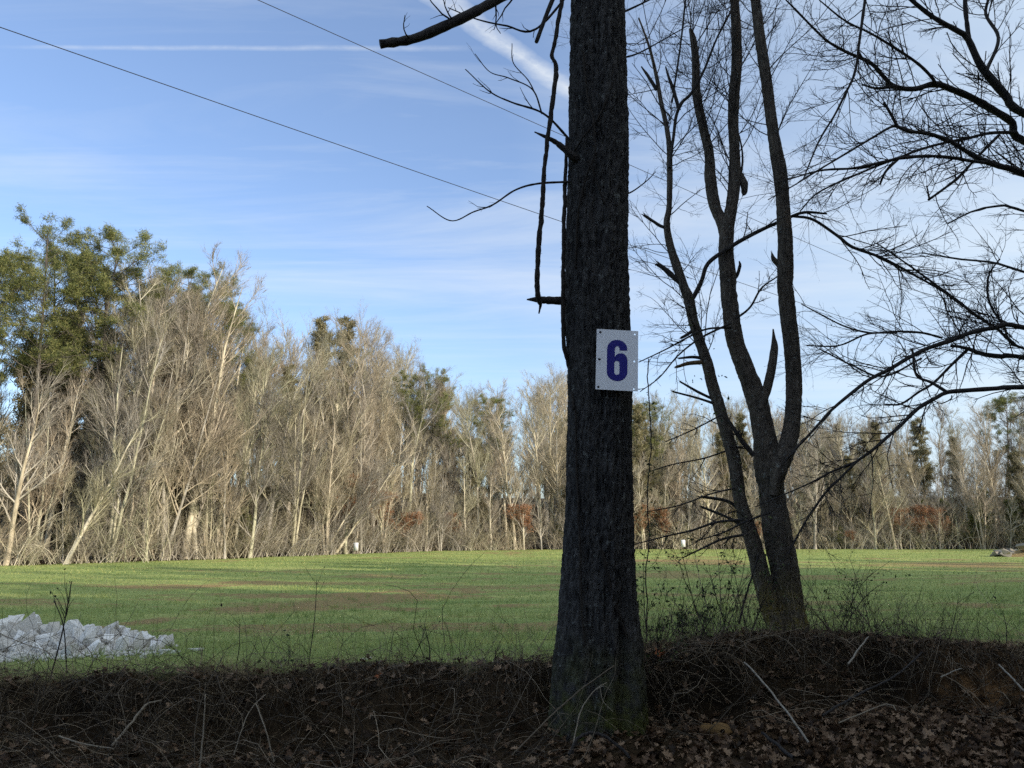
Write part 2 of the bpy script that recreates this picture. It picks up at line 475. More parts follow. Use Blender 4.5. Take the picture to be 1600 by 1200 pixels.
    c = k.mix(veil, hs.outputs[0], (5.25, 6.15, 6.9))
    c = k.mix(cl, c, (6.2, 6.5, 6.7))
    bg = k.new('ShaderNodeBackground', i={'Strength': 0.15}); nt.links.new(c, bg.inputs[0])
    out = k.new('ShaderNodeOutputWorld'); nt.links.new(bg.outputs[0], out.inputs[0])
SKY_TINT = (1.36, 1.46, 1.68)
build_world()

# ------------------------------------------------------------------ terrain
LX = np.array([-200, -60, -29, -22, -14, -7, 7, 57, 120, 300], float)
LY = np.array([20, 34, 44, 54, 69, 80, 87, 87, 80, 70], float)
def yline(x): return np.interp(x, LX, LY)
TX = np.array([-12, -4.2, -2.5, -1.6, 0.3, 1.2, 2.2, 2.8, 3.6, 4.8, 12], float)
TZ = np.array([0.34, 0.38, 0.46, 0.47, 0.52, 0.55, 0.60, 0.62, 0.56, 0.50, 0.5], float)
EX = np.array([-12, -4.5, -2, 0, 1.2, 2.2, 3.0, 4.0, 5.2, 12], float)
EY = np.array([6.1, 6.0, 6.1, 6.2, 6.35, 6.7, 6.9, 6.75, 6.5, 6.5], float)
def edge_y(x): return np.interp(x, EX, EY) + 0.22 * (vn(x * 1.1, x * 0, seed=3) - 0.5) + 0.12 * (vn(x * 3.7, x * 0, seed=4) - 0.5)
def ground_z(x, y):
    x = np.asarray(x, float); y = np.asarray(y, float)
    ye = edge_y(x); zt = np.interp(x, TX, TZ) + 0.05 * (vn(x * 1.7, x * 0, seed=9) - 0.5)
    far = -0.46 + (zt + 0.46) * np.exp(-np.maximum(y - ye, 0) / 12.0)
    far = far + 0.05 * (fbm(x * 0.25, y * 0.25, seed=11) - 0.5) * sstep(8, 14, y)
    far = far + 0.03 * (fbm(x * 2.2, y * 2.2, seed=12) - 0.5)
    bh = y - yline(x)
    far = far + 7.0 * sstep(2, 48, bh) + 10 * sstep(60, 300, bh)
    base = 0.10 + 0.04 * np.tanh(x / 2.0) - 0.10 * sstep(5.9, 4.2, y) + 0.05 * (fbm(x * 1.5, y * 1.5, seed=21) - 0.5)
    w = 0.55 + 0.35 * (vn(x * 0.9, x * 0, seed=5) - 0.5)
    s = np.clip((ye - y) / w, 0, 1.0)
    s = s * s * (3 - 2 * s)
    z = np.where(y > ye, far, far * (1 - s) + base * s)
    z = z + 0.10 * np.exp(-(((x - .63) / .45) ** 2 + ((y - 5.55) / .35) ** 2))
    face = np.exp(-((y - (ye - 0.28)) / 0.28) ** 2)
    z = z + face * (0.30 * (fbm(x * 3.1, y * 3.1, seed=31) - 0.5) + 0.10 * (fbm(x * 11, y * 11, seed=33) - 0.5))
    z = np.where(y < ye + 0.6, z + 0.025 * (fbm(x * 7, y * 7, seed=37) - 0.5), z)
    return z
def soil_mask(x, y):
    a = fbm(x * 0.16, y * 0.42, seed=41)
    b = fbm(x * 0.9, y * 1.5, seed=43)
    m = 0.62 * a + 0.38 * b
    m = sstep(0.48, 0.66, m) * 0.70
    def patch(cx, cy, rx, ry, k): return k * np.exp(-(((x - cx) / rx) ** 2 + ((y - cy) / ry) ** 2))
    for (u, v, wu, wv, kk) in ((520, 950, 260, 14, .55), (300, 915, 120, 8, .4), (1480, 878, 190, 5, .75), (1090, 872, 130, 5, .6), (1500, 958, 130, 8, .6), (640, 935, 180, 8, .35), (250, 995, 50, 10, .8), (420, 965, 120, 10, .45)):
        D = 1.75 / math.tan(math.atan((v - 600) / F) - PITCH)
        D2 = 1.75 / math.tan(math.atan((v + wv - 600) / F) - PITCH)
        m = m + patch((u - 800) / F * D, D, wu / F * D * 0.7, max(0.45, (D - D2) * 1.5), min(1, kk * 1.25))
    return np.clip(m, 0, 1)

def build_ground():
    def ext(a, lim, g):
        o = [a]; st = 0.07
        while abs(o[-1]) < abs(lim):
            st *= g; o.append(o[-1] + (st if lim > 0 else -st))
        return o[1:]
    xs = np.concatenate([ext(-6.5, -900, 1.11)[::-1], np.arange(-6.5, 6.51, 0.05), ext(6.5, 900, 1.11)])
    ys = np.concatenate([ext(3.6, -400, 1.25)[::-1], np.arange(3.6, 9.2, 0.035), ext(9.2, 1500, 1.035)])
    Xg, Yg = np.meshgrid(xs, ys)
    Z = ground_z(Xg, Yg)
    ny, nx = Xg.shape
    V = np.stack([Xg, Yg, Z], -1)
    i = np.arange(ny - 1)[:, None] * nx + np.arange(nx - 1)[None]
    Q = np.stack([i, i + 1, i + nx + 1, i + nx], -1)
    ye = edge_y(Xg)
    lit = 1 - sstep(-0.05, 0.45, Yg - ye - 0.35 * (vn(Xg * 2.3, Yg * 2.3, seed=8) - 0.4) - 0.25 * sstep(0.6, 2.0, Xg))
    lit = np.maximum(lit, sstep(-0.8, 1.2, Yg - yline(Xg)))
    hollow_shade = np.exp(-((Yg - (ye - 0.30)) / 0.24) ** 2) * sstep(.35, .6, fbm(Xg * 1.3, Yg * 1.3, seed=91))
    clay = np.exp(-(((Xg - 3.75) / 0.42) ** 2 + ((Yg - 6.35) / 0.35) ** 2)) + 0.5 * np.exp(-(((Xg - 1.55) / 0.25) ** 2 + ((Yg - 5.75) / 0.2) ** 2))
    me = mesh_np('ground', V, Q, None, [M['ground']], True, {'soil': soil_mask(Xg, Yg), 'litter': lit, 'clay': np.clip(clay, 0, 1), 'hollow_shade': hollow_shade})
    o = link('ground', me); tag(o, kind='structure')
build_ground()

# ------------------------------------------------------------------ leaves, blades
def blades(x, y, h, w, lean, rng, z=None):
    n = len(x)
    z = ground_z(x, y) if z is None else z
    b = np.stack([x, y, z - 0.01], -1)
    th = rng.uniform(0, 2 * PI, n)
    side = np.stack([np.cos(th), np.sin(th), 0 * th], -1) * (w / 2)[:, None]
    ln = rng.normal(0, 1, (n, 3)) * (lean * h)[:, None]; ln[:, 2] = 0
    tip = b + ln + np.stack([0 * h, 0 * h, h], -1)
    V = np.stack([b - side, b + side, tip], 1)
    T = np.arange(3 * n).reshape(n, 3)
    return V.reshape(-1, 3), T

def leaf_cards(pos, size, rng, tilt=0.6, lobes=True, nrm_up=True):
    """curled leaves with a lobed outline, one island each"""
    n = len(pos)
    out = np.array([(0, -.55), (.12, -.30), (.34, -.22), (.20, -.05), (.42, .12), (.18, .22), (.22, .42), (0, .58),
                    (-.22, .42), (-.18, .22), (-.42, .12), (-.20, -.05), (-.34, -.22), (-.12, -.30)]) if lobes else np.array([(0, -.5), (.2, -.2), (.24, .1), (0, .55), (-.24, .1), (-.2, -.2)])
    m = len(out)
    L = np.concatenate([[(0, 0)], out])
    curl = rng.uniform(-1.1, 1.4, n)[:, None]
    fold = rng.uniform(-0.2, 1.0, n)[:, None]
    zz = curl * (L[:, 1] ** 2)[None] + fold * np.abs(L[:, 0])[None] + rng.normal(0, .05, (n, m + 1))
    P = np.stack([np.broadcast_to(L[:, 0], zz.shape), np.broadcast_to(L[:, 1], zz.shape), zz], -1) * size[:, None, None]
    nz = nrm(np.stack([rng.normal(0, tilt, n), rng.normal(0, tilt, n), np.ones(n)], -1)) if nrm_up else nrm(rng.normal(0, 1, (n, 3)))
    a = nrm(np.cross(nz, nrm(rng.normal(0, 1, (n, 3)))))
    b = np.cross(nz, a)
    Rm = np.stack([a, b, nz], 1)
    V = np.einsum('nij,njk->nik', P, Rm) + pos[:, None, :]
    f = np.array([(0, 1 + i, 1 + (i + 1) % m) for i in range(m)])
    T = (np.arange(n) * (m + 1))[:, None, None] + f[None]
    return V.reshape(-1, 3), T.reshape(-1, 3)

def build_grass():
    rng = np.random.default_rng(21)
    mb = MB()
    for (y0, y1, dens, h0, h1, w, mx) in ((6.2, 10, 900, .035, .085, .006, 1.0), (10, 17, 260, .04, .09, .011, 1), (17, 32, 70, .05, .10, .022, 1), (32, 86, 16, .06, .11, .05, 1)):
        xm = lambda yy: yy * 0.72 + 1.0
        area = (y1 - y0) * (xm(y0) + xm(y1))
        n = int(area * dens)
        y = rng.uniform(y0, y1, n * 2); x = rng.uniform(-1, 1, n * 2) * xm(y1)
        ok = np.abs(x) < xm(y); x, y = x[ok], y[ok]
        x, y = x[:n], y[:n]
        sm = soil_mask(x, y)
        clump = fbm(x * 1.3, y * 2.2, seed=55)
        keep = (rng.uniform(0, 1, len(x)) > sm * 1.25) & (rng.uniform(0, 1, len(x)) < 0.35 + 1.3 * clump) & (y > edge_y(x) + 0.30 + 0.25 * (x > 1.0)) & (y < yline(x) - 0.3)
        x, y = x[keep], y[keep]
        cl = clump[keep]
        h = rng.uniform(h0, h1, len(x)) * (0.5 + cl)
        V, T = blades(x, y, h, np.full(len(x), w) * rng.uniform(.6, 1.3, len(x)), np.full(len(x), .45), rng)
        mb.add(V, None, T)
    n = 2600
    y = rng.uniform(6.4, 22, n); x = rng.uniform(-1, 1, n) * (y * .72 + 1)
    ok = (y > edge_y(x) + .4) & (rng.uniform(0, 1, n) < fbm(x * .5, y * .9, seed=58) * 1.6 - .35); x, y = x[ok], y[ok]
    xi = np.repeat(x, 16) + rng.normal(0, .035, len(x) * 16); yi = np.repeat(y, 16) + rng.normal(0, .03, len(x) * 16)
    V, T = blades(xi, yi, rng.uniform(.06, .16, len(xi)), np.full(len(xi), .007), np.full(len(xi), .4), rng); mb.add(V, None, T)
    o = link('grass', mb.mesh('grass', [M['grass']], False)); tag(o, 'short green winter grass growing over the field', 'grass', kind='stuff')
    # dry grass hanging along the crest of the bank
    mb = MB(); n = 26000
    x = rng.uniform(-6, 6, n); y = edge_y(x) + rng.normal(-0.02, 0.26, n)
    dens = fbm(x * 1.4, x * 0, seed=61)
    ok = rng.uniform(0, 1, n) < dens * 1.4 - 0.2; x, y = x[ok], y[ok]
    V, T = blades(x, y, rng.uniform(.04, .16, len(x)), np.full(len(x), .0035), np.full(len(x), 1.3), rng)
    mb.add(V, None, T)
    o = link('dry_grass', mb.mesh('dry_grass', [M['straw']], False)); tag(o, 'dry tan grass along the crest of the dark bank', 'dry grass', kind='stuff')
build_grass()

def build_litter():
    rng = np.random.default_rng(31)
    n = 26000
    x = rng.uniform(-5.5, 6, n); y = rng.uniform(4.2, 8.0, n)
    ye = edge_y(x)
    face = np.exp(-((y - (ye - .30)) / .22) ** 2) * sstep(.35, .6, fbm(x * 1.3, y * 1.3, seed=91))
    p = np.where(y < ye - 0.1, np.where(x > 0.3, 1.0, 0.45) * (1 - .9 * face), np.where(x > 0.8, np.exp(-np.maximum(y - ye, 0) / .6), 0.25 * np.exp(-np.maximum(y - ye, 0) / .2)))
    ok = (rng.uniform(0, 1, n) < p) & (np.hypot(x - 0.63, y - 5.7) > 0.28); x, y = x[ok], y[ok]
    z = ground_z(x, y) + rng.uniform(0.0, 0.03, len(x))
    V, T = leaf_cards(np.stack([x, y, z], -1), rng.uniform(.025, .080, len(x)), rng, 0.8)
    mb = MB(); mb.add(V, None, T)
    o = link('leaf_litter', mb.mesh('leaf_litter', [M['litter']], False)); tag(o, 'brown fallen leaves covering the ground below the bank', 'leaf litter', kind='stuff')
build_litter()

def build_brush():
    rng = np.random.default_rng(41)
    mb = MB()
    n = 2400
    x = rng.uniform(-5.2, 5.6, n); ye = edge_y(x); y = ye - rng.uniform(-0.1, 1.3, n) * np.where(x < 0.3, 1.0, 0.6)
    ok = (np.hypot(x - 0.63, y - 5.7) > 0.33) & ((x < 1.3) | (rng.uniform(0, 1, len(x)) < .45)); x, y = x[ok], y[ok]
    pos = np.stack([x, y, ground_z(x, y) + rng.uniform(-.02, .05, len(x))], -1)
    d = rng.normal(0, 1, (len(x), 3)); d[:, 1] = -np.abs(d[:, 1]) * .5; d[:, 2] = np.abs(d[:, 2]) * 0.55 + 0.05
    P = poly_dirs(pos, nrm(d), rng.uniform(.25, 1.0, len(x)), 8, .28, -0.10, rng)
    # keep the tangle on the slope, never under it
    gz = ground_z(P[..., 0], P[..., 1]); P[..., 2] = np.maximum(P[..., 2], gz + 0.004)
    rr = rng.uniform(.0011, .0032, len(x))
    mb.tubes(P, rr[:, None] * np.linspace(1, .5, 8)[None], 3)
    # hanging rootlets under the crest
    n = 1700
    x = rng.uniform(-5.2, 5.6, n); ye = edge_y(x); y = ye - rng.uniform(0.0, .25, n)
    pos = np.stack([x, y, ground_z(x, y) + 0.02], -1)
    d = np.stack([rng.normal(0, .5, n), -np.ones(n) * .8, rng.normal(0.1, .3, n)], -1)
    P = poly_dirs(pos, nrm(d), rng.uniform(.12, .45, n), 6, .2, -0.45, rng)
    P[..., 2] = np.maximum(P[..., 2], ground_z(P[..., 0], P[..., 1]) + 0.004)
    mb.tubes(P, rng.uniform(.0008, .0022, n)[:, None] * np.linspace(1, .4, 6)[None], 3)
    # upright dead stems on the crest
    n = 900
    x = np.where(rng.uniform(0, 1, n) < .6, rng.uniform(0.9, 3.9, n), rng.uniform(-5, 5, n)); y = edge_y(x) + rng.uniform(-.3, .7, n)
    pos = np.stack([x, y, ground_z(x, y)], -1)
    d = np.stack([rng.normal(0, .35, n), rng.normal(0, .35, n), np.ones(n)], -1)
    P = poly_dirs(pos, nrm(d), rng.uniform(.15, .6, n), 6, .14, 0.0, rng)
    Rd = rng.uniform(.0010, .0024, n)[:, None] * np.linspace(1, .4, 6)[None]
    mb.tubes(P, Rd, 3)
    P2, R2 = grow(P, Rd, 3, .3, 1, (.4, 1.0), (.3, .6), 4, .15, .05, .6, .0008, rng)
    mb.tubes(P2, R2, 3)
    o = link('dead_brush', mb.mesh('dead_brush', [M['brushtwig']], True)); tag(o, 'tangle of dead brambles, roots and twigs over the dark bank', 'brush', kind='stuff')
build_brush()

# ------------------------------------------------------------------ single sticks, stalks and leaves in the foreground
def stick(name, pts, w, m, label, cat='stick', grp=None, k=8, forks=()):
    """pts: (u, v, Y) along the stick"""
    rng = np.random.default_rng(int(abs(pts[0][0])) + 5)
    P = [at(u, v, Y) for u, v, Y in pts]
    base = P[0].copy(); r = [px_r(ww, *pts[i]) for i, ww in enumerate(np.linspace(w[0], w[1], len(pts)) * .68)]
    P, r = resample(np.array(P), max(10, 4 * len(pts)), np.array(r))
    P = P + rng.normal(0, r.mean() * .25, P.shape)
    mb = MB(); mb.tubes((P - base), r, k, cap=True)
    for f in forks:
        Q = np.array([at(u, v, Y) for u, v, Y in f]); Q = resample(Q, 8)
        mb.tubes(Q - base, np.linspace(r.mean() * .7, r.mean() * .3, 8), 5)
    o = link(name, mb.mesh(name, [m])); o.location = base
    return tag(o, label, cat, grp)
stick('fallen_branch', [(175, 1165, 5.35), (205, 1130, 5.45), (228, 1102, 5.6), (252, 1094, 5.7)], (7, 4), M['palestick'], 'thick pale bent branch curving over the dark bank at lower left', 'branch')
stick('fallen_stick', [(92, 1150, 5.3), (130, 1162, 5.25), (178, 1170, 5.2)], (4, 2.5), M['palestick'], 'thin pale stick lying flat beside the bent branch at lower left')
stick('upright_stick', [(312, 1200, 5.15), (317, 1150, 5.2), (321, 1084, 5.25)], (4.5, 2.6), M['palestick'], 'thin pale stick standing upright from the bank at left')
stick('curved_bramble', [(365, 1180, 5.2), (378, 1140, 5.25), (392, 1108, 5.35), (415, 1085, 5.5)], (3, 2), M['palestick'], 'thin curved bramble stem right of the upright pale stick')
stick('curved_bramble', [(428, 1190, 5.2), (415, 1140, 5.25), (400, 1100, 5.4)], (3.2, 2), M['palestick'], 'thin bramble stem bending left beside the curved bramble')
stick('leaning_stick', [(1263, 1160, 5.3), (1232, 1115, 5.5), (1180, 1052, 5.9), (1163, 1035, 6.05)][::-1], (4, 5), M['birchstick'], 'whitish stick leaning down the bank below the forked tree')
stick('leaning_stick', [(1325, 1038, 6.2), (1345, 1010, 6.4), (1358, 995, 6.5)], (4.5, 3), M['birchstick'], 'short whitish stick propped against the leafy mound')
stick('leaning_stick', [(1600, 1080, 5.9), (1580, 1058, 6.0), (1560, 1038, 6.15)], (4.5, 3.5), M['birchstick'], 'whitish stick slanting down at the right edge of the bank')
stick('fallen_stick', [(1470, 1058, 6.1), (1485, 1051, 6.12), (1503, 1044, 6.15)], (3.5, 2.5), M['birchstick'], 'short pale stick lying on the orange clay face')
stick('fallen_branch', [(1285, 1118, 5.4), (1340, 1086, 5.6), (1400, 1055, 5.8), (1440, 1020, 6.05)], (6, 4), M['limb'], 'long dark branch slanting up across the bank at right', 'branch')
stick('fallen_branch', [(1240, 1185, 4.95), (1210, 1160, 5.1), (1190, 1145, 5.2)], (9, 6), M['limb'], 'short thick grey branch lying in the leaves right of the big trunk', 'branch')
stick('fallen_branch', [(890, 1180, 5.0), (905, 1152, 5.05), (930, 1145, 5.08), (960, 1160, 5.05), (985, 1185, 5.0)], (8, 7), M['limb'], 'dark arched root-like branch in front of the big trunk', 'branch')
stick('leaning_stick', [(800, 1180, 5.1), (870, 1110, 5.25), (915, 1072, 5.3), (960, 1040, 5.3)], (4, 3), M['brushtwig'], 'thin grey stem leaning across the foot of the big trunk')
stick('forked_twig', [(895, 1165, 5.1), (908, 1110, 5.2), (930, 1078, 5.25), (948, 1066, 5.27)], (3.4, 2), M['palestick'], 'pale forked twig standing in front of the big trunk', 'twig', forks=[[(930, 1078, 5.25), (945, 1072, 5.2), (956, 1082, 5.2)], [(938, 1074, 5.25), (942, 1095, 5.2), (958, 1112, 5.15)]])
stick('dark_sapling', [(1155, 975, 7.2), (1160, 950, 7.2), (1175, 900, 7.2), (1186, 865, 7.2)], (5, 4), M['limb'], 'dark leaning dead stem left of the forked tree base', 'dead stem', forks=[[(1166, 925, 7.2), (1160, 950, 7.15), (1164, 980, 7.1)]])
stick('fallen_branch', [(1310, 1130, 5.4), (1385, 1100, 5.6), (1400, 1110, 5.5)], (3.5, 2.2), M['palestick'], 'thin forked twig lying below the orange clay face', 'branch')

def one_leaf(u, v, Y, size, m, label):
    rng = np.random.default_rng(int(u))
    V, T = leaf_cards(np.zeros((1, 3)), np.array([size]), rng, 0.9)
    # turn it to lie on the slope, tilted toward the road
    mb = MB(); mb.add(V, None, T)
    o = link('fallen_leaf', mb.mesh('fallen_leaf', [m], False))
    p = at(u, v, Y); p[2] = max(p[2], ground_z(p[0], p[1]) + 0.02); o.location = p; o.rotation_euler = (1.0, 0, 0.3)
    tag(o, label, 'leaf')
one_leaf(1032, 1022, 6.15, .11, M['orangeleaf'], 'bright orange oak leaf on the bank right of the big trunk')
one_leaf(592, 1068, 5.95, .10, M['orangeleaf'], 'orange leaf hanging on the bank left of the big trunk')

def clod(u, v, Y, s, label):
    rng = np.random.default_rng(int(u))
    th = np.linspace(0, PI, 9); ph = np.linspace(0, 2 * PI, 15)[:-1]
    TH, PH = np.meshgrid(th, ph, indexing='ij')
    D = np.stack([np.sin(TH) * np.cos(PH), np.sin(TH) * np.sin(PH), np.cos(TH)], -1)
    r = 0.75 + 0.5 * fbm(D[..., 0] * 2 + u, D[..., 1] * 2, D[..., 2] * 2, seed=3)
    V = D * (r * s)[..., None] * np.array([1, .7, .8])
    i = np.arange(8)[:, None] * 14 + np.arange(14)[None]; j = np.arange(8)[:, None] * 14 + (np.arange(14)[None] + 1) % 14
    Q = np.stack([i, i + 14, j + 14, j], -1)
    o = link('clay_clod', mesh_np('clay_clod', V, Q, None, [M['mushroom']], True))
    p = at(u, v, Y); p[2] = ground_z(p[0], p[1]) + s * .35; o.location = p
    tag(o, label, 'clod')
clod(1104, 1116, 5.75, .055, 'tan lump of clay under the bank, the left one of two')
clod(1124, 1120, 5.7, .075, 'tan lump of clay under the bank, the right and larger of two')

def weed(u, v, Y, top, label, w=2.4, forks=(), leaves=0):
    P = np.array([at(u, v, Y), at(u + (top[0] - u) * .5 + 3, (v + top[1]) / 2, Y), at(top[0], top[1], Y)])
    P[0][2] = min(P[0][2], ground_z(P[0][0], P[0][1]) + .0)
    base = P[0].copy(); P, r = resample(P - base, 10, np.array([px_r(w, u, v, Y), px_r(w * .8, u, v, Y), px_r(w * .5, u, v, Y)]))
    rng = np.random.default_rng(int(u + v))
    t = empty('dry_weed', base)
    mb = MB(); mb.tubes(P, r, 5)
    P2, R2 = grow(P[None], r[None], forks[0] if forks else 3, .55, 1., (.35, .8), (.10, .28), 5, .12, .03, .75, .001, rng, absL=True)
    mb.tubes(P2, R2, 4)
    link('stalk', mb.mesh('stalk', [M['twig']]), t)
    V, T = leaf_cards(P2[:, -1], rng.uniform(.015, .035, len(P2)), rng, 1.0, False, False)
    nv = len(V) // max(1, len(P2))
    for q in range(len(P2)):
        mb = MB(); mb.add(V[q * nv:(q + 1) * nv], None, T[:len(T) // len(P2)]); link('seed_head', mb.mesh('seed_head', [M['twig']], False), t)
    return tag(t, label, 'weed')
weed(78, 1062, 6.25, (112, 908), 'dark dry weed with a branching seed head in front of the rocks', 2.6, (7,))
weed(108, 1018, 6.6, (84, 938), 'bare dark weed stalk leaning left in front of the rocks', 2.2, (2,))
weed(368, 1045, 6.4, (374, 975), 'thin dry weed on the bank crest, left of a taller pair', 1.6, (2,))
weed(482, 1030, 6.5, (495, 905), 'tall thin dry weed on the bank crest', 1.6, (3,))
weed(640, 1035, 6.5, (666, 978), 'bent dark weed stalk on the bank crest, left of its twin', 1.8, (2,))
weed(672, 1042, 6.4, (664, 980), 'upright dark weed stalk touching the bent one', 2.2, (1,))
weed(1480, 995, 7.3, (1497, 938), 'thin dark weed standing at the field edge on the right', 1.6, (3,))
weed(1572, 1010, 7.0, (1567, 955), 'thin dark weed at the field edge near the right border', 1.6, (2,))

# ------------------------------------------------------------------ rock pile
def rock_mesh(seed):
    rng = np.random.default_rng(seed)
    import bmesh
    bm = bmesh.new()
    P = np.array([(x, y, z) for x in (-1, 1) for y in (-1, 1) for z in (-1, 1)], float) * .78
    P = P + rng.normal(0, .26, P.shape); P = np.concatenate([P, nrm(rng.normal(0, 1, (3, 3))) * rng.uniform(.9, 1.2, (3, 1))])
    P *= np.array([1, rng.uniform(.65, .95), rng.uniform(.5, .8)])
    for p in P: bm.verts.new(p)
    bmesh.ops.convex_hull(bm, input=bm.verts)
    for v in [v for v in bm.verts if not v.link_faces]: bm.verts.remove(v)
    bmesh.ops.dissolve_limit(bm, angle_limit=0.25, verts=bm.verts, edges=bm.edges)
    bmesh.ops.bevel(bm, geom=bm.edges[:], offset=0.03, segments=1, affect='EDGES')
    bmesh.ops.triangulate(bm, faces=bm.faces)
    me = bpy.data.meshes.new('rock'); bm.to_mesh(me); bm.free(); me.materials.append(M['rock'])
    return me

def build_rocks():
    rng = np.random.default_rng(5)
    protos = [rock_mesh(100 + i) for i in range(12)]
    # mound of gravel that carries the rocks
    def env(x, y):
        h = 0.33 * np.exp(-(((x + 5.75) / 0.75) ** 2 + ((y - 9.0) / .62) ** 2)) + 0.21 * np.exp(-(((x + 4.55) / 0.55) ** 2 + ((y - 8.9) / .48) ** 2)) + 0.24 * np.exp(-(((x + 7.1) / 1.0) ** 2 + ((y - 9.1) / .7) ** 2))
        return h
    xs = np.linspace(-8.6, -3.4, 105); ys = np.linspace(7.7, 10.6, 60)
    Xg, Yg = np.meshgrid(xs, ys)
    e = env(Xg, Yg)
    Z = ground_z(Xg, Yg) + np.where(e > .05, e * .80, e * 0.8 - .03) + .02 * (fbm(Xg * 9, Yg * 9, seed=71) - .5) - .02
    i = np.arange(59)[:, None] * 105 + np.arange(104)[None]
    mb = MB(); mb.add(np.stack([Xg, Yg, Z], -1), np.stack([i, i + 1, i + 106, i + 105], -1))
    # gravel scatter around the foot
    tet = np.array([(1, 0, -.5), (-.5, .9, -.5), (-.5, -.9, -.5), (0.1, .1, .9), (.7, .7, .3)])
    tf = np.array([(0, 1, 2), (0, 4, 1), (1, 4, 3), (1, 3, 2), (2, 3, 0), (0, 3, 4)])
    n = 7500
    x = rng.uniform(-8.4, -3.55, n); y = 8.35 + rng.normal(-.05, .28, n)
    ok = rng.uniform(0, 1, n) < np.exp(-np.maximum(x + 4.9, 0) / .45) ; x, y = x[ok], y[ok]; n = len(x)
    s = rng.uniform(.010, .034, n)
    z = ground_z(x, y) + np.maximum(env(x, y) * .8 - .02, 0) + s * .3
    Rm = np.linalg.qr(rng.normal(0, 1, (n, 3, 3)))[0]
    V = np.einsum('nij,kj->nki', Rm, tet) * s[:, None, None] + np.stack([x, y, z], -1)[:, None]
    T = (np.arange(n) * 5)[:, None, None] + tf[None]
    mb.add(V, None, T)
    o = link('gravel', mb.mesh('gravel', [M['rock']], False)); tag(o, 'pale gravel and crushed stone around the rock pile', 'gravel', kind='stuff')
    placed = []
    cnt = 0
    for tr in range(6000):
        if cnt >= 290: break
        x = rng.uniform(-8.2, -3.6); y = rng.uniform(7.9, 10.0)
        e_ = float(env(x, y))
        if e_ < .030 + .03 * rng.uniform(): continue
        s = float(np.clip(rng.lognormal(-2.62, .36), .038, .115)) * (0.7 + .5 * min(1, e_ / .16))
        p = np.array([x, y, float(ground_z(x, y)) + e_ * .82 + s * .22])
        if any(np.linalg.norm(p - q) < (s + t) * .72 for q, t in placed): continue
        placed.append((p, s))
        o = link('rock', protos[cnt % 12]); o.location = p
        o.rotation_euler = tuple(rng.uniform(0, 6.28, 3) * np.array([.35, .35, 1])); o.scale = (s, s * rng.uniform(.8, 1.1), s * rng.uniform(.8, 1.1))
        big = s > .085
        tag(o, 'large angular white rock in the pile at the left edge of the field' if big else 'smaller angular white rock in the pile at the left edge of the field', 'rock', 'large white rocks of the pile' if big else 'smaller white rocks of the pile')
        cnt += 1
    # scattered strays right of the pile, and the far heap at right
    for k, (u, v, Y, s, lab) in enumerate([(262, 996, 8.6, .06, 'white rock lying at the right tip of the pile'), (276, 1002, 8.5, .035, 'small white rock just beyond the right tip of the pile'), (308, 1001, 8.6, .05, 'flat white stone lying alone right of the pile'),
                                      (572, 1022, 6.75, .028, 'small white stone on the bank crest left of the big trunk')]):
        o = link('rock', protos[k]); p = at(u, v, Y); p[2] = ground_z(p[0], p[1]) + s * .2; o.location = p; o.scale = (s * 1.6, s, s * .7); tag(o, lab, 'rock')
    greys = [rock_mesh(140 + i) for i in range(4)]
    for g in greys: g.materials.clear(); g.materials.append(M['greyrock'])
    for k in range(26):
        u = rng.uniform(1555, 1660); Y = rng.uniform(60, 63); hgt = 0.9 * math.exp(-((u - 1615) / 45) ** 2)
        p = at(u, 870, Y); s = rng.uniform(.22, .5)
        p[2] = ground_z(p[0], p[1]) + hgt * rng.uniform(.3, 1.0) + .05
        o = link('rock', greys[k % 4]); o.location = p; o.scale = (s, s, s * .8); o.rotation_euler = (rng.uniform(0, .5), rng.uniform(0, .5), rng.uniform(0, 6))
        tag(o, 'grey rock in the small heap at the far right end of the field', 'rock', 'rocks of the far right heap')
    xs = np.linspace(-4, 4, 30); Xh, Yh = np.meshgrid(xs, xs * .5)
    c = at(1615, 870, 61.5)
    hz = .85 * np.exp(-((Xh / 1.9) ** 2 + (Yh / 1.1) ** 2)) + .1 * fbm(Xh * 2, Yh * 2, seed=77) - .15
    i = np.arange(29)[:, None] * 30 + np.arange(29)[None]
    V = np.stack([Xh + c[0], Yh + c[1], hz + ground_z(Xh + c[0], Yh + c[1])], -1)
    o = link('soil_heap', mesh_np('soil_heap', V, np.stack([i, i + 1, i + 31, i + 30], -1), None, [M['ground']], True, {'soil': np.ones(900), 'litter': np.zeros(900), 'clay': np.zeros(900)}))
    tag(o, 'low heap of soil under the rocks at the far right end of the field', 'soil heap')
build_rocks()

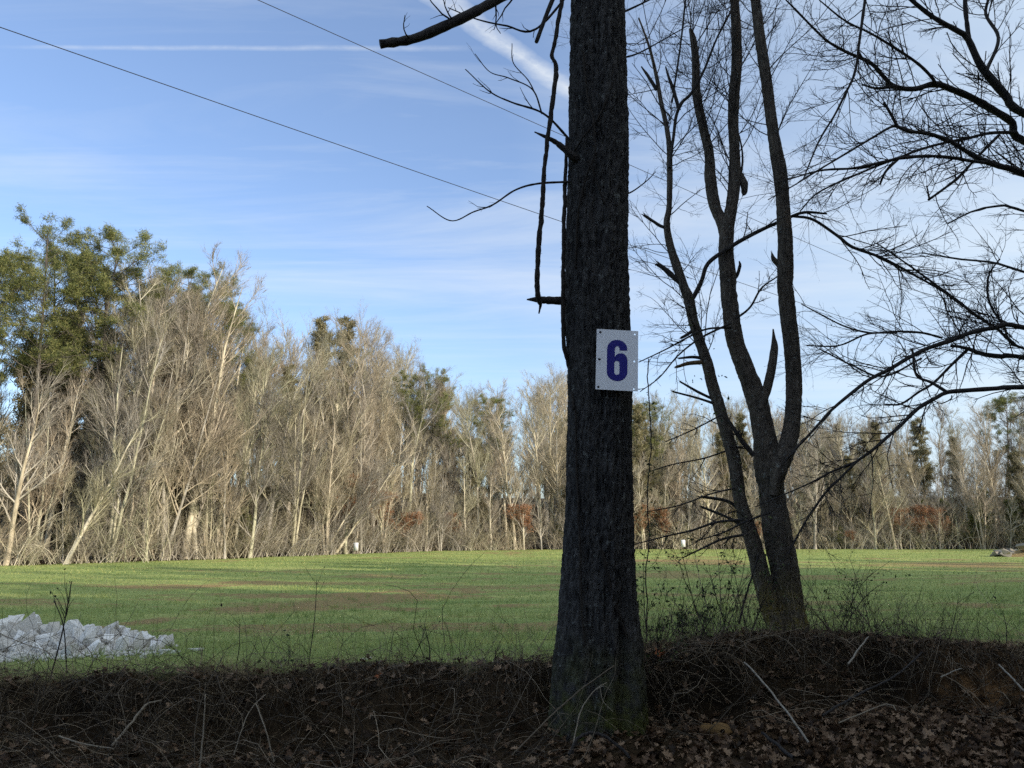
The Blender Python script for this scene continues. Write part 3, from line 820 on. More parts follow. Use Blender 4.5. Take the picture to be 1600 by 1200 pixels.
# ------------------------------------------------------------------ big trunk with number sign
TY = 5.7
TRK = [(-700, 938, 56), (-500, 937, 62), (-250, 935, 72), (0, 934, 82), (120, 934, 88), (250, 934, 92), (330, 933, 94), (480, 933, 98), (620, 936.5, 98), (720, 936, 101), (800, 935.5, 105), (880, 934, 110), (950, 932.5, 115), (1010, 933, 126), (1060, 934, 131), (1110, 934, 139), (1150, 934, 147), (1190, 934, 158)]
def build_big_tree():
    C = []; r = []
    for v, u, w in TRK[::-1]:
        C.append(at(u, v, TY)); r.append(px_r(w, u, v, TY))
    C = np.array(C); r = np.array(r)
    rows = 620; k = 200
    P, rr = resample(C, rows, r)
    root = empty('tree', (C[0][0], C[0][1], float(ground_z(C[0][0], C[0][1]))))
    base = np.array(root.location)
    th = np.linspace(0, 2 * PI, k, endpoint=False)
    TH, ZZ = np.meshgrid(th, P[:, 2])
    RR = np.broadcast_to(rr[:, None], TH.shape)
    cx, sx = np.cos(TH), np.sin(TH)
    # plated bark, taller than wide
    a = fbm(cx * 6.5, sx * 6.5, ZZ * 7.0, oct=3, seed=81)
    q = fbm(cx * 14 + 1.5 * a, sx * 14, ZZ * 11 + a, oct=3, seed=83)
    ridg = 1 - np.abs(2 * q - 1) * 2.2
    lump = fbm(cx * 1.6, sx * 1.6, ZZ * 1.1, oct=3, seed=85) - .5
    disp = .021 * (ridg - .5) + .010 * (fbm(cx * 25, sx * 25, ZZ * 22, oct=2, seed=87) - .5) + .055 * lump * RR / .22
    # buttress folds low down
    hz = ZZ - base[2]
    low = sstep(1.35, .1, hz)
    for ang, amp, wd in ((-.75, .050, .22), (-1.15, -.045, .16), (-2.2, .03, .35), (-2.9, .03, .3), (-.1, .03, .4)):
        da = np.angle(np.exp(1j * (TH - ang - .25 * hz)))
        disp = disp + amp * low * np.exp(-(da / wd) ** 2)
    # shallow vertical channel up the face
    fur = fbm(cx * 9 + .6 * lump, sx * 9, ZZ * 1.5, oct=3, seed=88)
    disp = disp - .016 * sstep(.52, .68, fur)
    da = np.angle(np.exp(1j * (TH + 1.75 + .12 * np.sin(ZZ * 1.7))))
    disp = disp - .018 * np.exp(-(da / .22) ** 2) + .012 * np.exp(-((da - .5) / .25) ** 2)
    rad = RR + disp
    V = np.stack([P[:, 0][:, None] + cx * rad, P[:, 1][:, None] + sx * rad, ZZ], -1) - base
    i = np.arange(rows - 1)[:, None] * k + np.arange(k)[None]; j = np.arange(rows - 1)[:, None] * k + (np.arange(k)[None] + 1) % k
    link('trunk', mesh_np('trunk', V, np.stack([i, j, j + k, i + k], -1), None, [M['trunk']], True), root)
    tag(root, 'thick dark furrowed tree trunk carrying the white number sign', 'tree')
    rng = np.random.default_rng(91)

    def limb(name, pts, w, m, cap=True, kk=12, rough=.06):
        Pp = np.array([at(*p) for p in pts]); rw = np.array([px_r(a, *pts[q]) for q, a in enumerate(w)])
        Pp, rw = resample(Pp, max(16, 7 * len(pts)), rw)
        rw = rw * (1 + rough * rng.normal(0, 1, len(rw)))
        mb = MB(); mb.tubes(Pp - base, rw, kk, cap=cap)
        return mb, Pp - base, rw
    # sawn limb at the top left
    Y0 = TY - .1
    mb, P1, r1 = limb('limb', [(925, -110, TY), (870, -55, TY - .05), (775, 0, Y0 - .2), (735, 22, Y0 - .3), (690, 43, Y0 - .35), (645, 61, Y0 - .4), (594, 69, Y0 - .45)], (24, 18, 15, 15, 15, 14.5, 14), M['limb'])
    l1 = link('limb', mb.mesh('limb', [M['limb']]), root); l1['label'] = 'thick limb sawn off square at its left end'
    tw = MB()
    P2, R2 = grow(P1[None], r1[None], 7, .35, .98, (.5, 1.1), (.15, .45), 7, .16, .05, .22, .003, rng, absL=True); tw.tubes(P2, R2, 5)
    P3, R3 = grow(P2, R2, 3, .2, 1, (.4, .9), (.25, .6), 5, .16, .03, .6, .0015, rng); tw.tubes(P3, R3, 4)
    # twiggy dead branches on the left side
    def tb(pts, w0, w1, subs=3, name='branch'):
        mb, Pp, rw = limb(name, pts, np.linspace(w0, w1, len(pts)), M['limb'], True, 6, .05)
        if subs:
            a_, b_ = grow(Pp[None], rw[None], subs, .35, .95, (.4, .8), (.08, .22), 5, .15, .04, .6, .0014, rng, absL=True)
            mb.tubes(a_, b_, 4)
            a2, b2 = grow(a_, b_, 1, .3, .9, (.4, .8), (.4, .7), 4, .15, .04, .6, .0011, rng); mb.tubes(a2, b2, 3)
        link(name, mb.mesh(name, [M['limb']]), root)
    tb([(890, 218, TY - .1), (850, 178, TY - .2), (800, 160, TY - .3), (765, 143, TY - .35), (727, 108, TY - .4)], 4.5, 1.6, 4)
    tb([(847, 178, TY - .2), (832, 140, TY - .25), (795, 122, TY - .3), (765, 112, TY - .3), (742, 84, TY - .35)], 2.8, 1.2, 3)
    tb([(838, 150, TY - .24), (825, 125, TY - .2), (802, 98, TY - .2), (800, 68, TY - .2)], 2.2, 1.2, 2)
    tb([(890, 284, TY - .15), (840, 287, TY - .2), (805, 297, TY - .25), (770, 320, TY - .3), (740, 331, TY - .3), (705, 345, TY - .3), (667, 322, TY - .3)], 4, 1.5, 4)
    tb([(880, -40, TY - .1), (855, 20, TY - .2), (838, 66, TY - .25)], 8, 6, 0)
    tb([(905, -30, TY - .2), (838, 45, TY - .22), (790, 40, TY - .25), (745, 30, TY - .3), (700, 12, TY - .3)], 4.5, 1.6, 5)
    tb([(975, 305, TY), (990, 298, TY), (1010, 283, TY - .05), (1025, 268, TY - .05)], 3, 1.2, 2)
    tb([(976, 90, TY), (1000, 82, TY), (1040, 60, TY), (1075, 40, TY)], 3.5, 1.4, 4)
    tb([(972, 20, TY), (1010, 2, TY), (1050, -20, TY)], 4, 2, 3)
    # broken stubs
    mb, _, _ = limb('stub', [(915, 258, TY - .05), (893, 243, TY - .18), (868, 222, TY - .22), (835, 206, TY - .25)], (20, 12, 8, 2), M['limb'])
    link('stub', mb.mesh('stub', [M['limb']]), root)
    mb, _, _ = limb('stub', [(915, 470, TY), (880, 470, TY - .05), (852, 469, TY - .08), (838, 468, TY - .1), (823, 468, TY - .1)], (14, 13, 12, 9, 2), M['limb'])
    mb2, _, _ = limb('stub', [(846, 468, TY - .1), (844, 480, TY - .12), (842, 490, TY - .12)], (6, 4, 2), M['limb'])
    mb.add(np.concatenate(mb2.V), np.concatenate(mb2.Q))
    link('stub', mb.mesh('stub', [M['limb']]), root)
    # upper crown, above the picture
    top = P[-1] - base
    c0 = np.array([poly_dirs(top[None] - np.array([0, 0, q]), nrm(np.array([[math.cos(g), math.sin(g), .9]])), np.array([4.5]), 10, .12, .06, rng)[0] for q, g in ((0, .3), (.3, 1.7), (.8, 2.9), (1.4, 4.2), (1.0, 5.3))])
    r0 = np.broadcast_to(np.linspace(.085, .02, 10), (5, 10))
    tw.tubes(c0, r0, 8)
    P2, R2 = grow(c0, r0, 9, .25, 1, (.5, 1.0), (.35, .6), 7, .12, .05, .5, .008, rng); tw.tubes(P2, R2, 5)
    P3, R3 = grow(P2, R2, 7, .2, 1, (.5, 1.0), (.35, .6), 5, .14, .02, .5, .003, rng); tw.tubes(P3, R3, 4)
    link('crown', tw.mesh('crown', [M['twig']]), root)

    # climbing vines: each a thing hanging on the trunk
    def vine(pts, w, label, hairs=160, kk=8):
        Pp = np.array([at(*p) for p in pts]); rw = np.array([px_r(a, *pts[q]) for q, a in enumerate(w)])
        Pp, rw = resample(Pp, 14 * len(pts), rw)
        Pp = Pp + .006 * (np.stack([fbm(np.arange(len(Pp)) * .22, np.zeros(len(Pp)), seed=s) for s in (1, 2, 3)], -1) - .5) * 2
        rw = rw * (.8 + .5 * fbm(np.arange(len(Pp)) * .5, np.zeros(len(Pp)), seed=9))
        b0 = Pp[-1].copy()
        mb = MB(); mb.tubes(Pp - b0, rw, kk, cap=True)
        hp, hr = grow((Pp - b0)[None], rw[None], hairs, 0, 1, (.9, 1.5), (.008, .035), 3, .3, .0, .3, .0006, rng, absL=True)
        hr = np.minimum(hr, .0011); mb.tubes(hp, hr, 3)
        o = link('vine', mb.mesh('vine', [M['vine']])); o.location = b0
        tag(o, label, 'vine')
    vine([(892, -90, TY - .25), (878, 0, TY - .28), (868, 60, TY - .3), (862, 88, TY - .3), (869, 108, TY - .3), (861, 180, TY - .3), (853, 240, TY - .3), (848, 310, TY - .3), (843, 370, TY - .3), (839, 430, TY - .3), (841, 465, TY - .28), (845, 478, TY - .24)],
         (6, 6, 6, 6, 7, 7, 6.5, 7, 7.5, 7.5, 7, 4), 'rough vine hanging free to the left of the big trunk down to the stub', 320)
    vine([(886, 215, TY - .1), (884, 262, TY - .12), (882, 330, TY - .14), (880, 400, TY - .14), (880, 480, TY - .14), (881, 530, TY - .12), (884, 555, TY - .1), (893, 590, TY - .05), (896, 640, TY - .16)],
         (5, 5.5, 6, 6, 6.5, 6.5, 6, 6, 4), 'rough vine hugging the left edge of the big trunk', 260)
    # thin creepers crossing the bark
    def creeper(vs, label, w=3.5):
        pts = []
        for v, f in vs:
            u = np.interp(v, [t[0] for t in TRK], [t[1] for t in TRK]); ww = np.interp(v, [t[0] for t in TRK], [t[2] for t in TRK])
            Yc = TY - math.sqrt(max(0, 1 - f * f)) * px_r(ww, u, v, TY) * 1.03 - .012
            pts.append((u + f * ww * .5, v, Yc))
        vine(pts, [w] * len(pts), label, 60, 6)
    creeper([(80, -.55), (140, -.4), (190, -.15), (240, -.1), (270, -.35), (330, -.62), (420, -.7)], 'thin creeper looping down the upper left of the trunk bark')
    creeper([(60, .92), (110, .7), (150, .35), (185, 0), (215, -.5), (240, -.85)], 'thin creeper slanting across the trunk above the sign', 3)
    creeper([(250, -.3), (300, .1), (335, .4), (370, .7), (395, .95)], 'thin creeper slanting right across the trunk just above mid height', 2.5)
    creeper([(640, -.75), (720, -.7), (800, -.6), (880, -.5), (950, -.42), (1010, -.3)], 'thin creeper running down the lower left of the trunk', 4)
    creeper([(860, .1), (905, .3), (950, .52), (1000, .75), (1060, .85)], 'dark creeper curving to the lower right of the trunk base', 6)
build_big_tree()

# ------------------------------------------------------------------ number sign
def curve_mesh(name, loops, depth, m):
    cu = bpy.data.curves.new(name, 'CURVE'); cu.dimensions = '2D'; cu.fill_mode = 'BOTH'; cu.extrude = depth / 2
    for L in loops:
        sp = cu.splines.new('POLY'); sp.points.add(len(L) - 1)
        for p, (x, y) in zip(sp.points, L): p.co = (x, y, 0, 1)
        sp.use_cyclic_u = True
    o = bpy.data.objects.new(name, cu); COL.objects.link(o)
    dg = bpy.context.evaluated_depsgraph_get()
    me = bpy.data.meshes.new_from_object(o.evaluated_get(dg))
    bpy.data.objects.remove(o)
    me.name = name; me.materials.clear(); me.materials.append(m)
    return me

def arc(cx, cy, rx, ry, a0, a1, n=16):
    return [(cx + rx * math.cos(math.radians(a0 + (a1 - a0) * i / n)), cy + ry * math.sin(math.radians(a0 + (a1 - a0) * i / n))) for i in range(n + 1)]

def build_sign():
    Ys = TY - .30
    c = at(964, 562, Ys)
    s = px_r(2, 964, 562, Ys) / 6.0          # metres per crop pixel (six per photo pixel)
    root = empty('number_sign', c)
    root.rotation_euler = (PI / 2 + math.radians(1.5), math.radians(1.5), math.radians(-1))
    T = lambda p: [((x - 625) * s, -(y - 608) * s) for x, y in p]
    plate = T([(434, 316), (824, 330), (820, 905), (426, 893)])
    holes = [T(arc(x, y, 9, 9, 0, 360, 14)[:-1]) for x, y in ((792, 362), (788, 622), (781, 884))]
    link('panel', curve_mesh('panel', [plate] + holes, .003, M['signwhite']), root)
    six = []
    six += arc(626, 505, 94, 87, 0, -180, 24)
    six += arc(626, 725, 96, 87, 180, 0, 24)
    six += arc(665, 620, 57, 74, 0, -90, 12)
    six += [(645, 548), (628, 555), (614, 567), (605, 582)]
    six += arc(627, 505, 22, 25, -180, 0, 12)
    six += [(649, 520), (720, 520)]
    inner = arc(624, 645, 24, 26, -180, 0, 10) + arc(624, 726, 24, 27, 0, 180, 10)
    o = link('numeral', curve_mesh('numeral', [T(six), T(inner)], .0012, M['signblue']), root); o.location = (0, 0, .0024)
    for x, y in ((467, 347), (460, 607), (452, 870)):
        th = np.linspace(0, 2 * PI, 13)[:-1]
        r = 12 * s
        V = np.concatenate([np.stack([np.cos(th) * r, np.sin(th) * r, 0 * th], -1), np.stack([np.cos(th) * r * .7, np.sin(th) * r * .7, 0 * th + .004], -1), [[0, 0, .0045]]])
        Q = [(i, (i + 1) % 12, 12 + (i + 1) % 12, 12 + i) for i in range(12)]; Tt = [(12 + i, 12 + (i + 1) % 12, 24) for i in range(12)]
        # the screw runs back through the panel into the bark
        mb = MB(); mb.add(V, Q, Tt); mb.tubes(np.array([[0, 0, 0], [0, 0, -.03]]), np.array([.003, .002]), 6)
        q = link('screw', mb.mesh('screw', [M['screw']], False), root)
        q.location = ((x - 625) * s, -(y - 608) * s, .0017)
    tag(root, 'white rectangular sign with a dark blue 6 screwed to the big trunk', 'sign')
build_sign()

# ------------------------------------------------------------------ forked tree at the right
def stem_mesh(pts, Yf, base, kk=26, dens=60, disp=.07, flare=None, cap=True):
    P = np.array([at(u, v, Yf(v)) for u, v, w in pts]); r = np.array([px_r(w * .94, u, v, Yf(v)) for u, v, w in pts])
    L = np.linalg.norm(np.diff(P, axis=0), axis=1).sum()
    n = max(12, int(L * dens))
    P, r = resample(P, n, r)
    T = nrm(np.gradient(P, axis=0)); ref = np.array([0, 1.0, 0]); U = nrm(np.cross(T, ref)); W = np.cross(T, U)
    th = np.linspace(0, 2 * PI, kk, endpoint=False)
    c, s = np.cos(th)[None], np.sin(th)[None]
    z = P[:, 2][:, None]
    q = fbm(c * 3.6 + P[0, 0], s * 3.6, z * 9, oct=3, seed=101)
    lum = fbm(c * 1.1, s * 1.1 + P[0, 0], z * 2.2, oct=2, seed=103) - .5
    rad = r[:, None] * (1 + disp * 2.2 * (1 - np.abs(2 * q - 1) * 2 - .5) + .22 * lum)
    V = P[:, None] + rad[..., None] * (c[..., None] * U[:, None] + s[..., None] * W[:, None]) - base
    i = np.arange(n - 1)[:, None] * kk + np.arange(kk)[None]; j = np.arange(n - 1)[:, None] * kk + (np.arange(kk)[None] + 1) % kk
    Q = np.stack([i, j, j + kk, i + kk], -1)
    mb = MB(); mb.add(V, Q)
    if cap:
        e = (n - 1) * kk
        mb.T.append(np.array([(e, e + q_, e + q_ + 1) for q_ in range(1, kk - 1)]))
    return mb, P - base, r

def build_forked_tree():
    rng = np.random.default_rng(111)
    YB = 8.0
    b = at(1228, 998, YB); base = np.array([b[0], b[1], float(ground_z(b[0], b[1]))])
    root = empty('forked_tree', base)
    tag(root, 'bare forked tree with four brown stems growing from one mossy base', 'tree')
    k0 = lambda v: YB + .0 * v
    lean = lambda a: (lambda v: YB + a * (990 - v) / 990.0)
    A = [(1246, 1030, 78), (1245, 1003, 56), (1240, 965, 42), (1229, 904, 43), (1217, 846, 45), (1208, 789, 42), (1204, 760, 40), (1200, 735, 44), (1194, 680, 36), (1183, 625, 33), (1164, 575, 29), (1149, 533, 27), (1141, 483, 26), (1137, 433, 25), (1134, 395, 24), (1136, 360, 22), (1143, 325, 19), (1147, 290, 18), (1148, 240, 17.5), (1146, 192, 17), (1147, 152, 17.5), (1151, 100, 16.5), (1150, 40, 15), (1148, 0, 13.5), (1152, -90, 12), (1148, -220, 9), (1156, -350, 5)]
    B = [(1135, 385, 16), (1129, 350, 18), (1117, 320, 18), (1110, 280, 17.5), (1108, 240, 16), (1099, 200, 15), (1089, 150, 14), (1087, 100, 12), (1083, 62, 10), (1078, 45, 4)]
    D = [(1209, 775, 14), (1217, 732, 27), (1230, 697, 28), (1239, 653, 26), (1241, 600, 25), (1238, 550, 25), (1232, 500, 25), (1227, 450, 25), (1227, 400, 24), (1226, 360, 22.5), (1221, 285, 21), (1210, 220, 19.5), (1202, 160, 18), (1194, 100, 17), (1186, 48, 16), (1180, 0, 15), (1168, -100, 13), (1160, -250, 9), (1164, -380, 5)]
    E = [(1188, 640, 12), (1197, 613, 14), (1205, 580, 14), (1210, 545, 12), (1209, 528, 6), (1208, 514, 2)]
    Fs = [(1232, 1030, 52), (1222, 990, 40), (1206, 955, 33), (1191, 904, 28), (1176, 846, 26), (1158, 789, 21), (1152, 755, 21), (1147, 720, 21), (1137, 683, 20.5), (1124, 635, 19.5), (1113, 600, 18.5), (1105, 567, 18), (1093, 533, 16.5), (1083, 500, 16), (1076, 468, 17), (1065, 438, 14), (1056, 412, 14), (1046, 380, 12), (1042, 348, 10.5), (1046, 318, 9), (1046, 240, 9), (1042, 200, 8), (1033, 160, 7), (1026, 120, 6), (1014, 72, 4), (998, 28, 2.5)]
    G = [(1077, 475, 7), (1087, 458, 7.5), (1097, 437, 7), (1107, 411, 7), (1144, 384, 7), (1180, 364, 6.5), (1224, 344, 5.5), (1256, 332, 5), (1292, 334, 3)]
    H = [(1240, 338, 4.5), (1270, 343, 4.8), (1308, 368, 5), (1332, 386, 5), (1380, 404, 4.4), (1440, 436, 3.6), (1480, 460, 3), (1530, 498, 2)]
    I = [(1046, 262, 5), (1052, 215, 5), (1057, 180, 5.5), (1066, 160, 5.5), (1080, 146, 5), (1100, 110, 4), (1120, 60, 3.4), (1145, 10, 3), (1160, -40, 2)]
    J = [(1178, 712, 9), (1160, 690, 8), (1148, 672, 7), (1138, 655, 4)]
    X1 = [(1160, 812, 4.6), (1120, 816, 4.0), (1080, 829, 3.3), (1040, 838, 2.6), (990, 851, 1.7)]
    X2 = [(1168, 835, 4.6), (1130, 842, 4.0), (1095, 858, 3.0), (1066, 872, 2.0)]
    X3 = [(1152, 762, 3.3), (1110, 772, 2.6), (1060, 790, 2.2), (1008, 800, 1.3)]
    X4 = [(1142, 702, 3.0), (1100, 716, 2.5), (1050, 726, 2.0), (1012, 738, 1.3)]
    X5 = [(1128, 648, 2.6), (1082, 672, 2.2), (1040, 690, 1.6)]
    X6 = [(1142, 512, 4.6), (1105, 514, 3.6), (1075, 527, 3.0), (1040, 546, 2.3), (998, 566, 1.7)]
    X7 = [(1142, 505, 4.0), (1095, 528, 3.3), (1060, 555, 2.6), (1030, 590, 2.0), (1000, 612, 1.3)]
    X8 = [(1150, 498, 4.0), (1172, 480, 3.6), (1190, 450, 3.0), (1215, 432, 2.0)]
    X9 = [(1205, 800, 4.0), (1165, 815, 3.3), (1130, 832, 2.6), (1085, 846, 1.7)]
    K = [(1050, 160, 3), (1062, 80, 3), (1070, 10, 3), (1075, -40, 2)]
    Yl = {'A': lean(.35), 'B': lean(.9), 'D': lean(-.5), 'E': lean(.1), 'F': lean(.2)}
    stems = []
    for nm, pts, yf, m, cap in (('stem', A, Yl['A'], 'stem', True), ('stem', Fs, Yl['F'], 'stem', True), ('stem', D, lambda v: YB + .3 * sstep(770, 600, v) - .5 * (990 - v) / 990, 'stem', True), ('stem', B, lambda v: YB + .22 + .4 * (400 - v) / 400, 'stem', True), ('stub', E, Yl['E'], 'stem', True)):
        mb, P, r = stem_mesh(pts, yf, base, 34 if pts is A else 26, 60, cap=cap)
        link(nm, mb.mesh(nm, [M[m]]), root); stems.append((P, r))
    br = []
    for pts, yf in ((G, lambda v: YB + .1), (H, lambda v: YB + .1 - .2 * sstep(340, 440, v)), (I, lambda v: YB + .1), (J, lambda v: YB - .08), (K, lambda v: YB + .2), (X1, lambda v: YB - .1), (X2, lambda v: YB - .25), (X3, lambda v: YB), (X4, lambda v: YB + .1), (X5, lambda v: YB - .1), (X6, lambda v: YB - .1), (X7, lambda v: YB - .15), (X8, lambda v: YB - .1), (X9, lambda v: YB - .3)):
        mb, P, r = stem_mesh(pts, yf, base, 8, 30, disp=.05)
        link('limb', mb.mesh('limb', [M['limb']]), root); br.append((P, r))
    # broken stubs and low side branches
    for pts, m in (([(1068, 446, 9), (1052, 432, 9), (1040, 422, 8.5), (1027, 412, 7)], 'limb'), ([(1046, 372, 6), (1040, 357, 6), (1030, 352, 5.5), (1006, 336, 4.5)], 'limb'), ([(1112, 565, 8), (1095, 566, 8), (1075, 568, 7), (1058, 573, 5)], 'cutwood'), ([(1108, 563, 6), (1085, 558, 5), (1060, 560, 3)], 'limb'),
                   ([(1117, 625, 5), (1090, 612, 4.5), (1062, 596, 3)], 'limb'), ([(1120, 632, 5), (1090, 622, 4), (1052, 612, 3)], 'limb'), ([(1084, 515, 6), (1075, 522, 5.5), (1064, 528, 4.5)], 'limb'),
                   ([(1162, 808, 7), (1150, 792, 6), (1133, 782, 5.5), (1095, 776, 4.5)], 'limb'), ([(1160, 822, 6), (1140, 810, 5), (1096, 776 + 16, 4)], 'limb'), ([(1153, 268, 9), (1162, 285, 12), (1163, 300, 9), (1161, 305, 3)], 'stem'), ([(1146, 300, 5), (1158, 268, 4), (1160, 240, 3), (1155, 212, 3)], 'limb'),
                   ([(1218, 415, 10), (1209, 405, 8), (1206, 396, 3)], 'stem'), ([(1060, 168, 6), (1052, 140, 6), (1044, 118, 4), (1040, 104, 2)], 'limb'), ([(1026, 140, 6), (1012, 118, 5), (1002, 104, 2)], 'limb'), ([(1140, 440, 6), (1150, 432, 6), (1156, 416, 5), (1155, 408, 2)], 'limb')):
        mb, P, r = stem_mesh(pts, (lambda v: YB + (.35 if pts[0][0] > 1135 else .2) * (990 - v) / 990), base, 10, 90, disp=.1)
        nm = 'stub'
        if pts[-1][2] > 2:      # splintered end
            sp = 5; d = nrm(P[-1] - P[-4]) + rng.normal(0, .16, (sp, 3)); st = P[-1] + rng.normal(0, r[-1] * .45, (sp, 3)) - d * .01
            L_ = rng.uniform(.012, .05, sp)[:, None]
            mb.tubes(np.stack([st, st + d * L_ * .5, st + d * L_], 1), np.tile(np.array([.45, .3, .04]) * r[-1], (sp, 1)), 5)
        link(nm, mb.mesh(nm, [M[m]]), root)
    tw = MB()
    # long thin boughs springing from the stems, then twigs
    def rs(L, n):
        Pn = []; Rn = []
        for P, r in L:
            a, q = resample(P, n, r); Pn.append(a); Rn.append(q)
        return np.array(Pn), np.array(Rn)
    SP_, SR = rs(stems[:4], 24)
    b1, r1 = grow(SP_, SR, np.array([46, 30, 36, 20]), .42, .99, (.45, 1.15), (.6, 1.9), 10, .10, .045, .10, .006, rng, absL=True, taper=.25)
    r1 = np.minimum(r1, .013 * np.linspace(1, .3, 10)[None]); tw.tubes(b1, r1, 6)
    # drooping twiggy boughs on the lower left stem
    b2, r2 = grow(SP_[1:2], SR[1:2], 18, .16, .62, (.9, 1.4), (.4, 1.0), 8, .12, -.03, .10, .005, rng, absL=True, taper=.25)
    keep = b2[:, -1, 0] < b2[:, 0, 0] + .1; b2, r2 = b2[keep], np.minimum(r2[keep], .009); tw.tubes(b2, r2, 5)
    BP, BR = rs(br, 10)
    bb = np.concatenate([b1, BP]); bR = np.concatenate([r1, BR])
    c1, q1 = grow(bb, bR, 9, .15, 1, (.5, 1.0), (.22, .55), 7, .13, .03, .5, .003, rng); q1 = np.minimum(q1, .006); tw.tubes(c1, q1, 4)
    hb, hr = grow(BP[1:2], BR[1:2], 30, .15, 1, (.4, .9), (.35, .9), 8, .10, .02, .5, .003, rng, absL=True); hr = np.minimum(hr, .006); tw.tubes(hb, hr, 4)
    c2i = np.concatenate([b2, hb]); 
    c2, q2 = grow(b2, r2, 7, .15, 1, (.5, 1.1), (.25, .6), 5, .14, -.01, .5, .0025, rng); tw.tubes(c2, q2, 4)
    allc = [(c1, q1, 5), (c2, q2, 4), (hb, hr, 8)]
    for P_, R_, n_ in allc:
        d1, s1 = grow(P_, R_, n_, .15, 1, (.5, 1.0), (.25, .6), 5, .15, .03, .6, .0032, rng); tw.tubes(d1, s1, 3)
        if n_ >= 5:
            d2, s2 = grow(d1, s1, 2, .2, 1, (.5, 1.0), (.35, .7), 4, .15, .03, .7, .0025, rng); tw.tubes(d2, s2, 3)
    link('twigs', tw.mesh('twigs', [M['twig']]), root)
    # a few evergreen leaves of a climber on the left stem
    n = 90
    i = rng.integers(5, 13, n); p = SP_[1][i] + rng.normal(0, .09, (n, 3)) + np.array([-.05, -.1, 0])
    V, T = leaf_cards(p, rng.uniform(.02, .05, n), rng, 1, False, False)
    mb = MB(); mb.add(V, None, T)
    link('climber_leaves', mb.mesh('climber_leaves', [M['green']], False), root)
build_forked_tree()

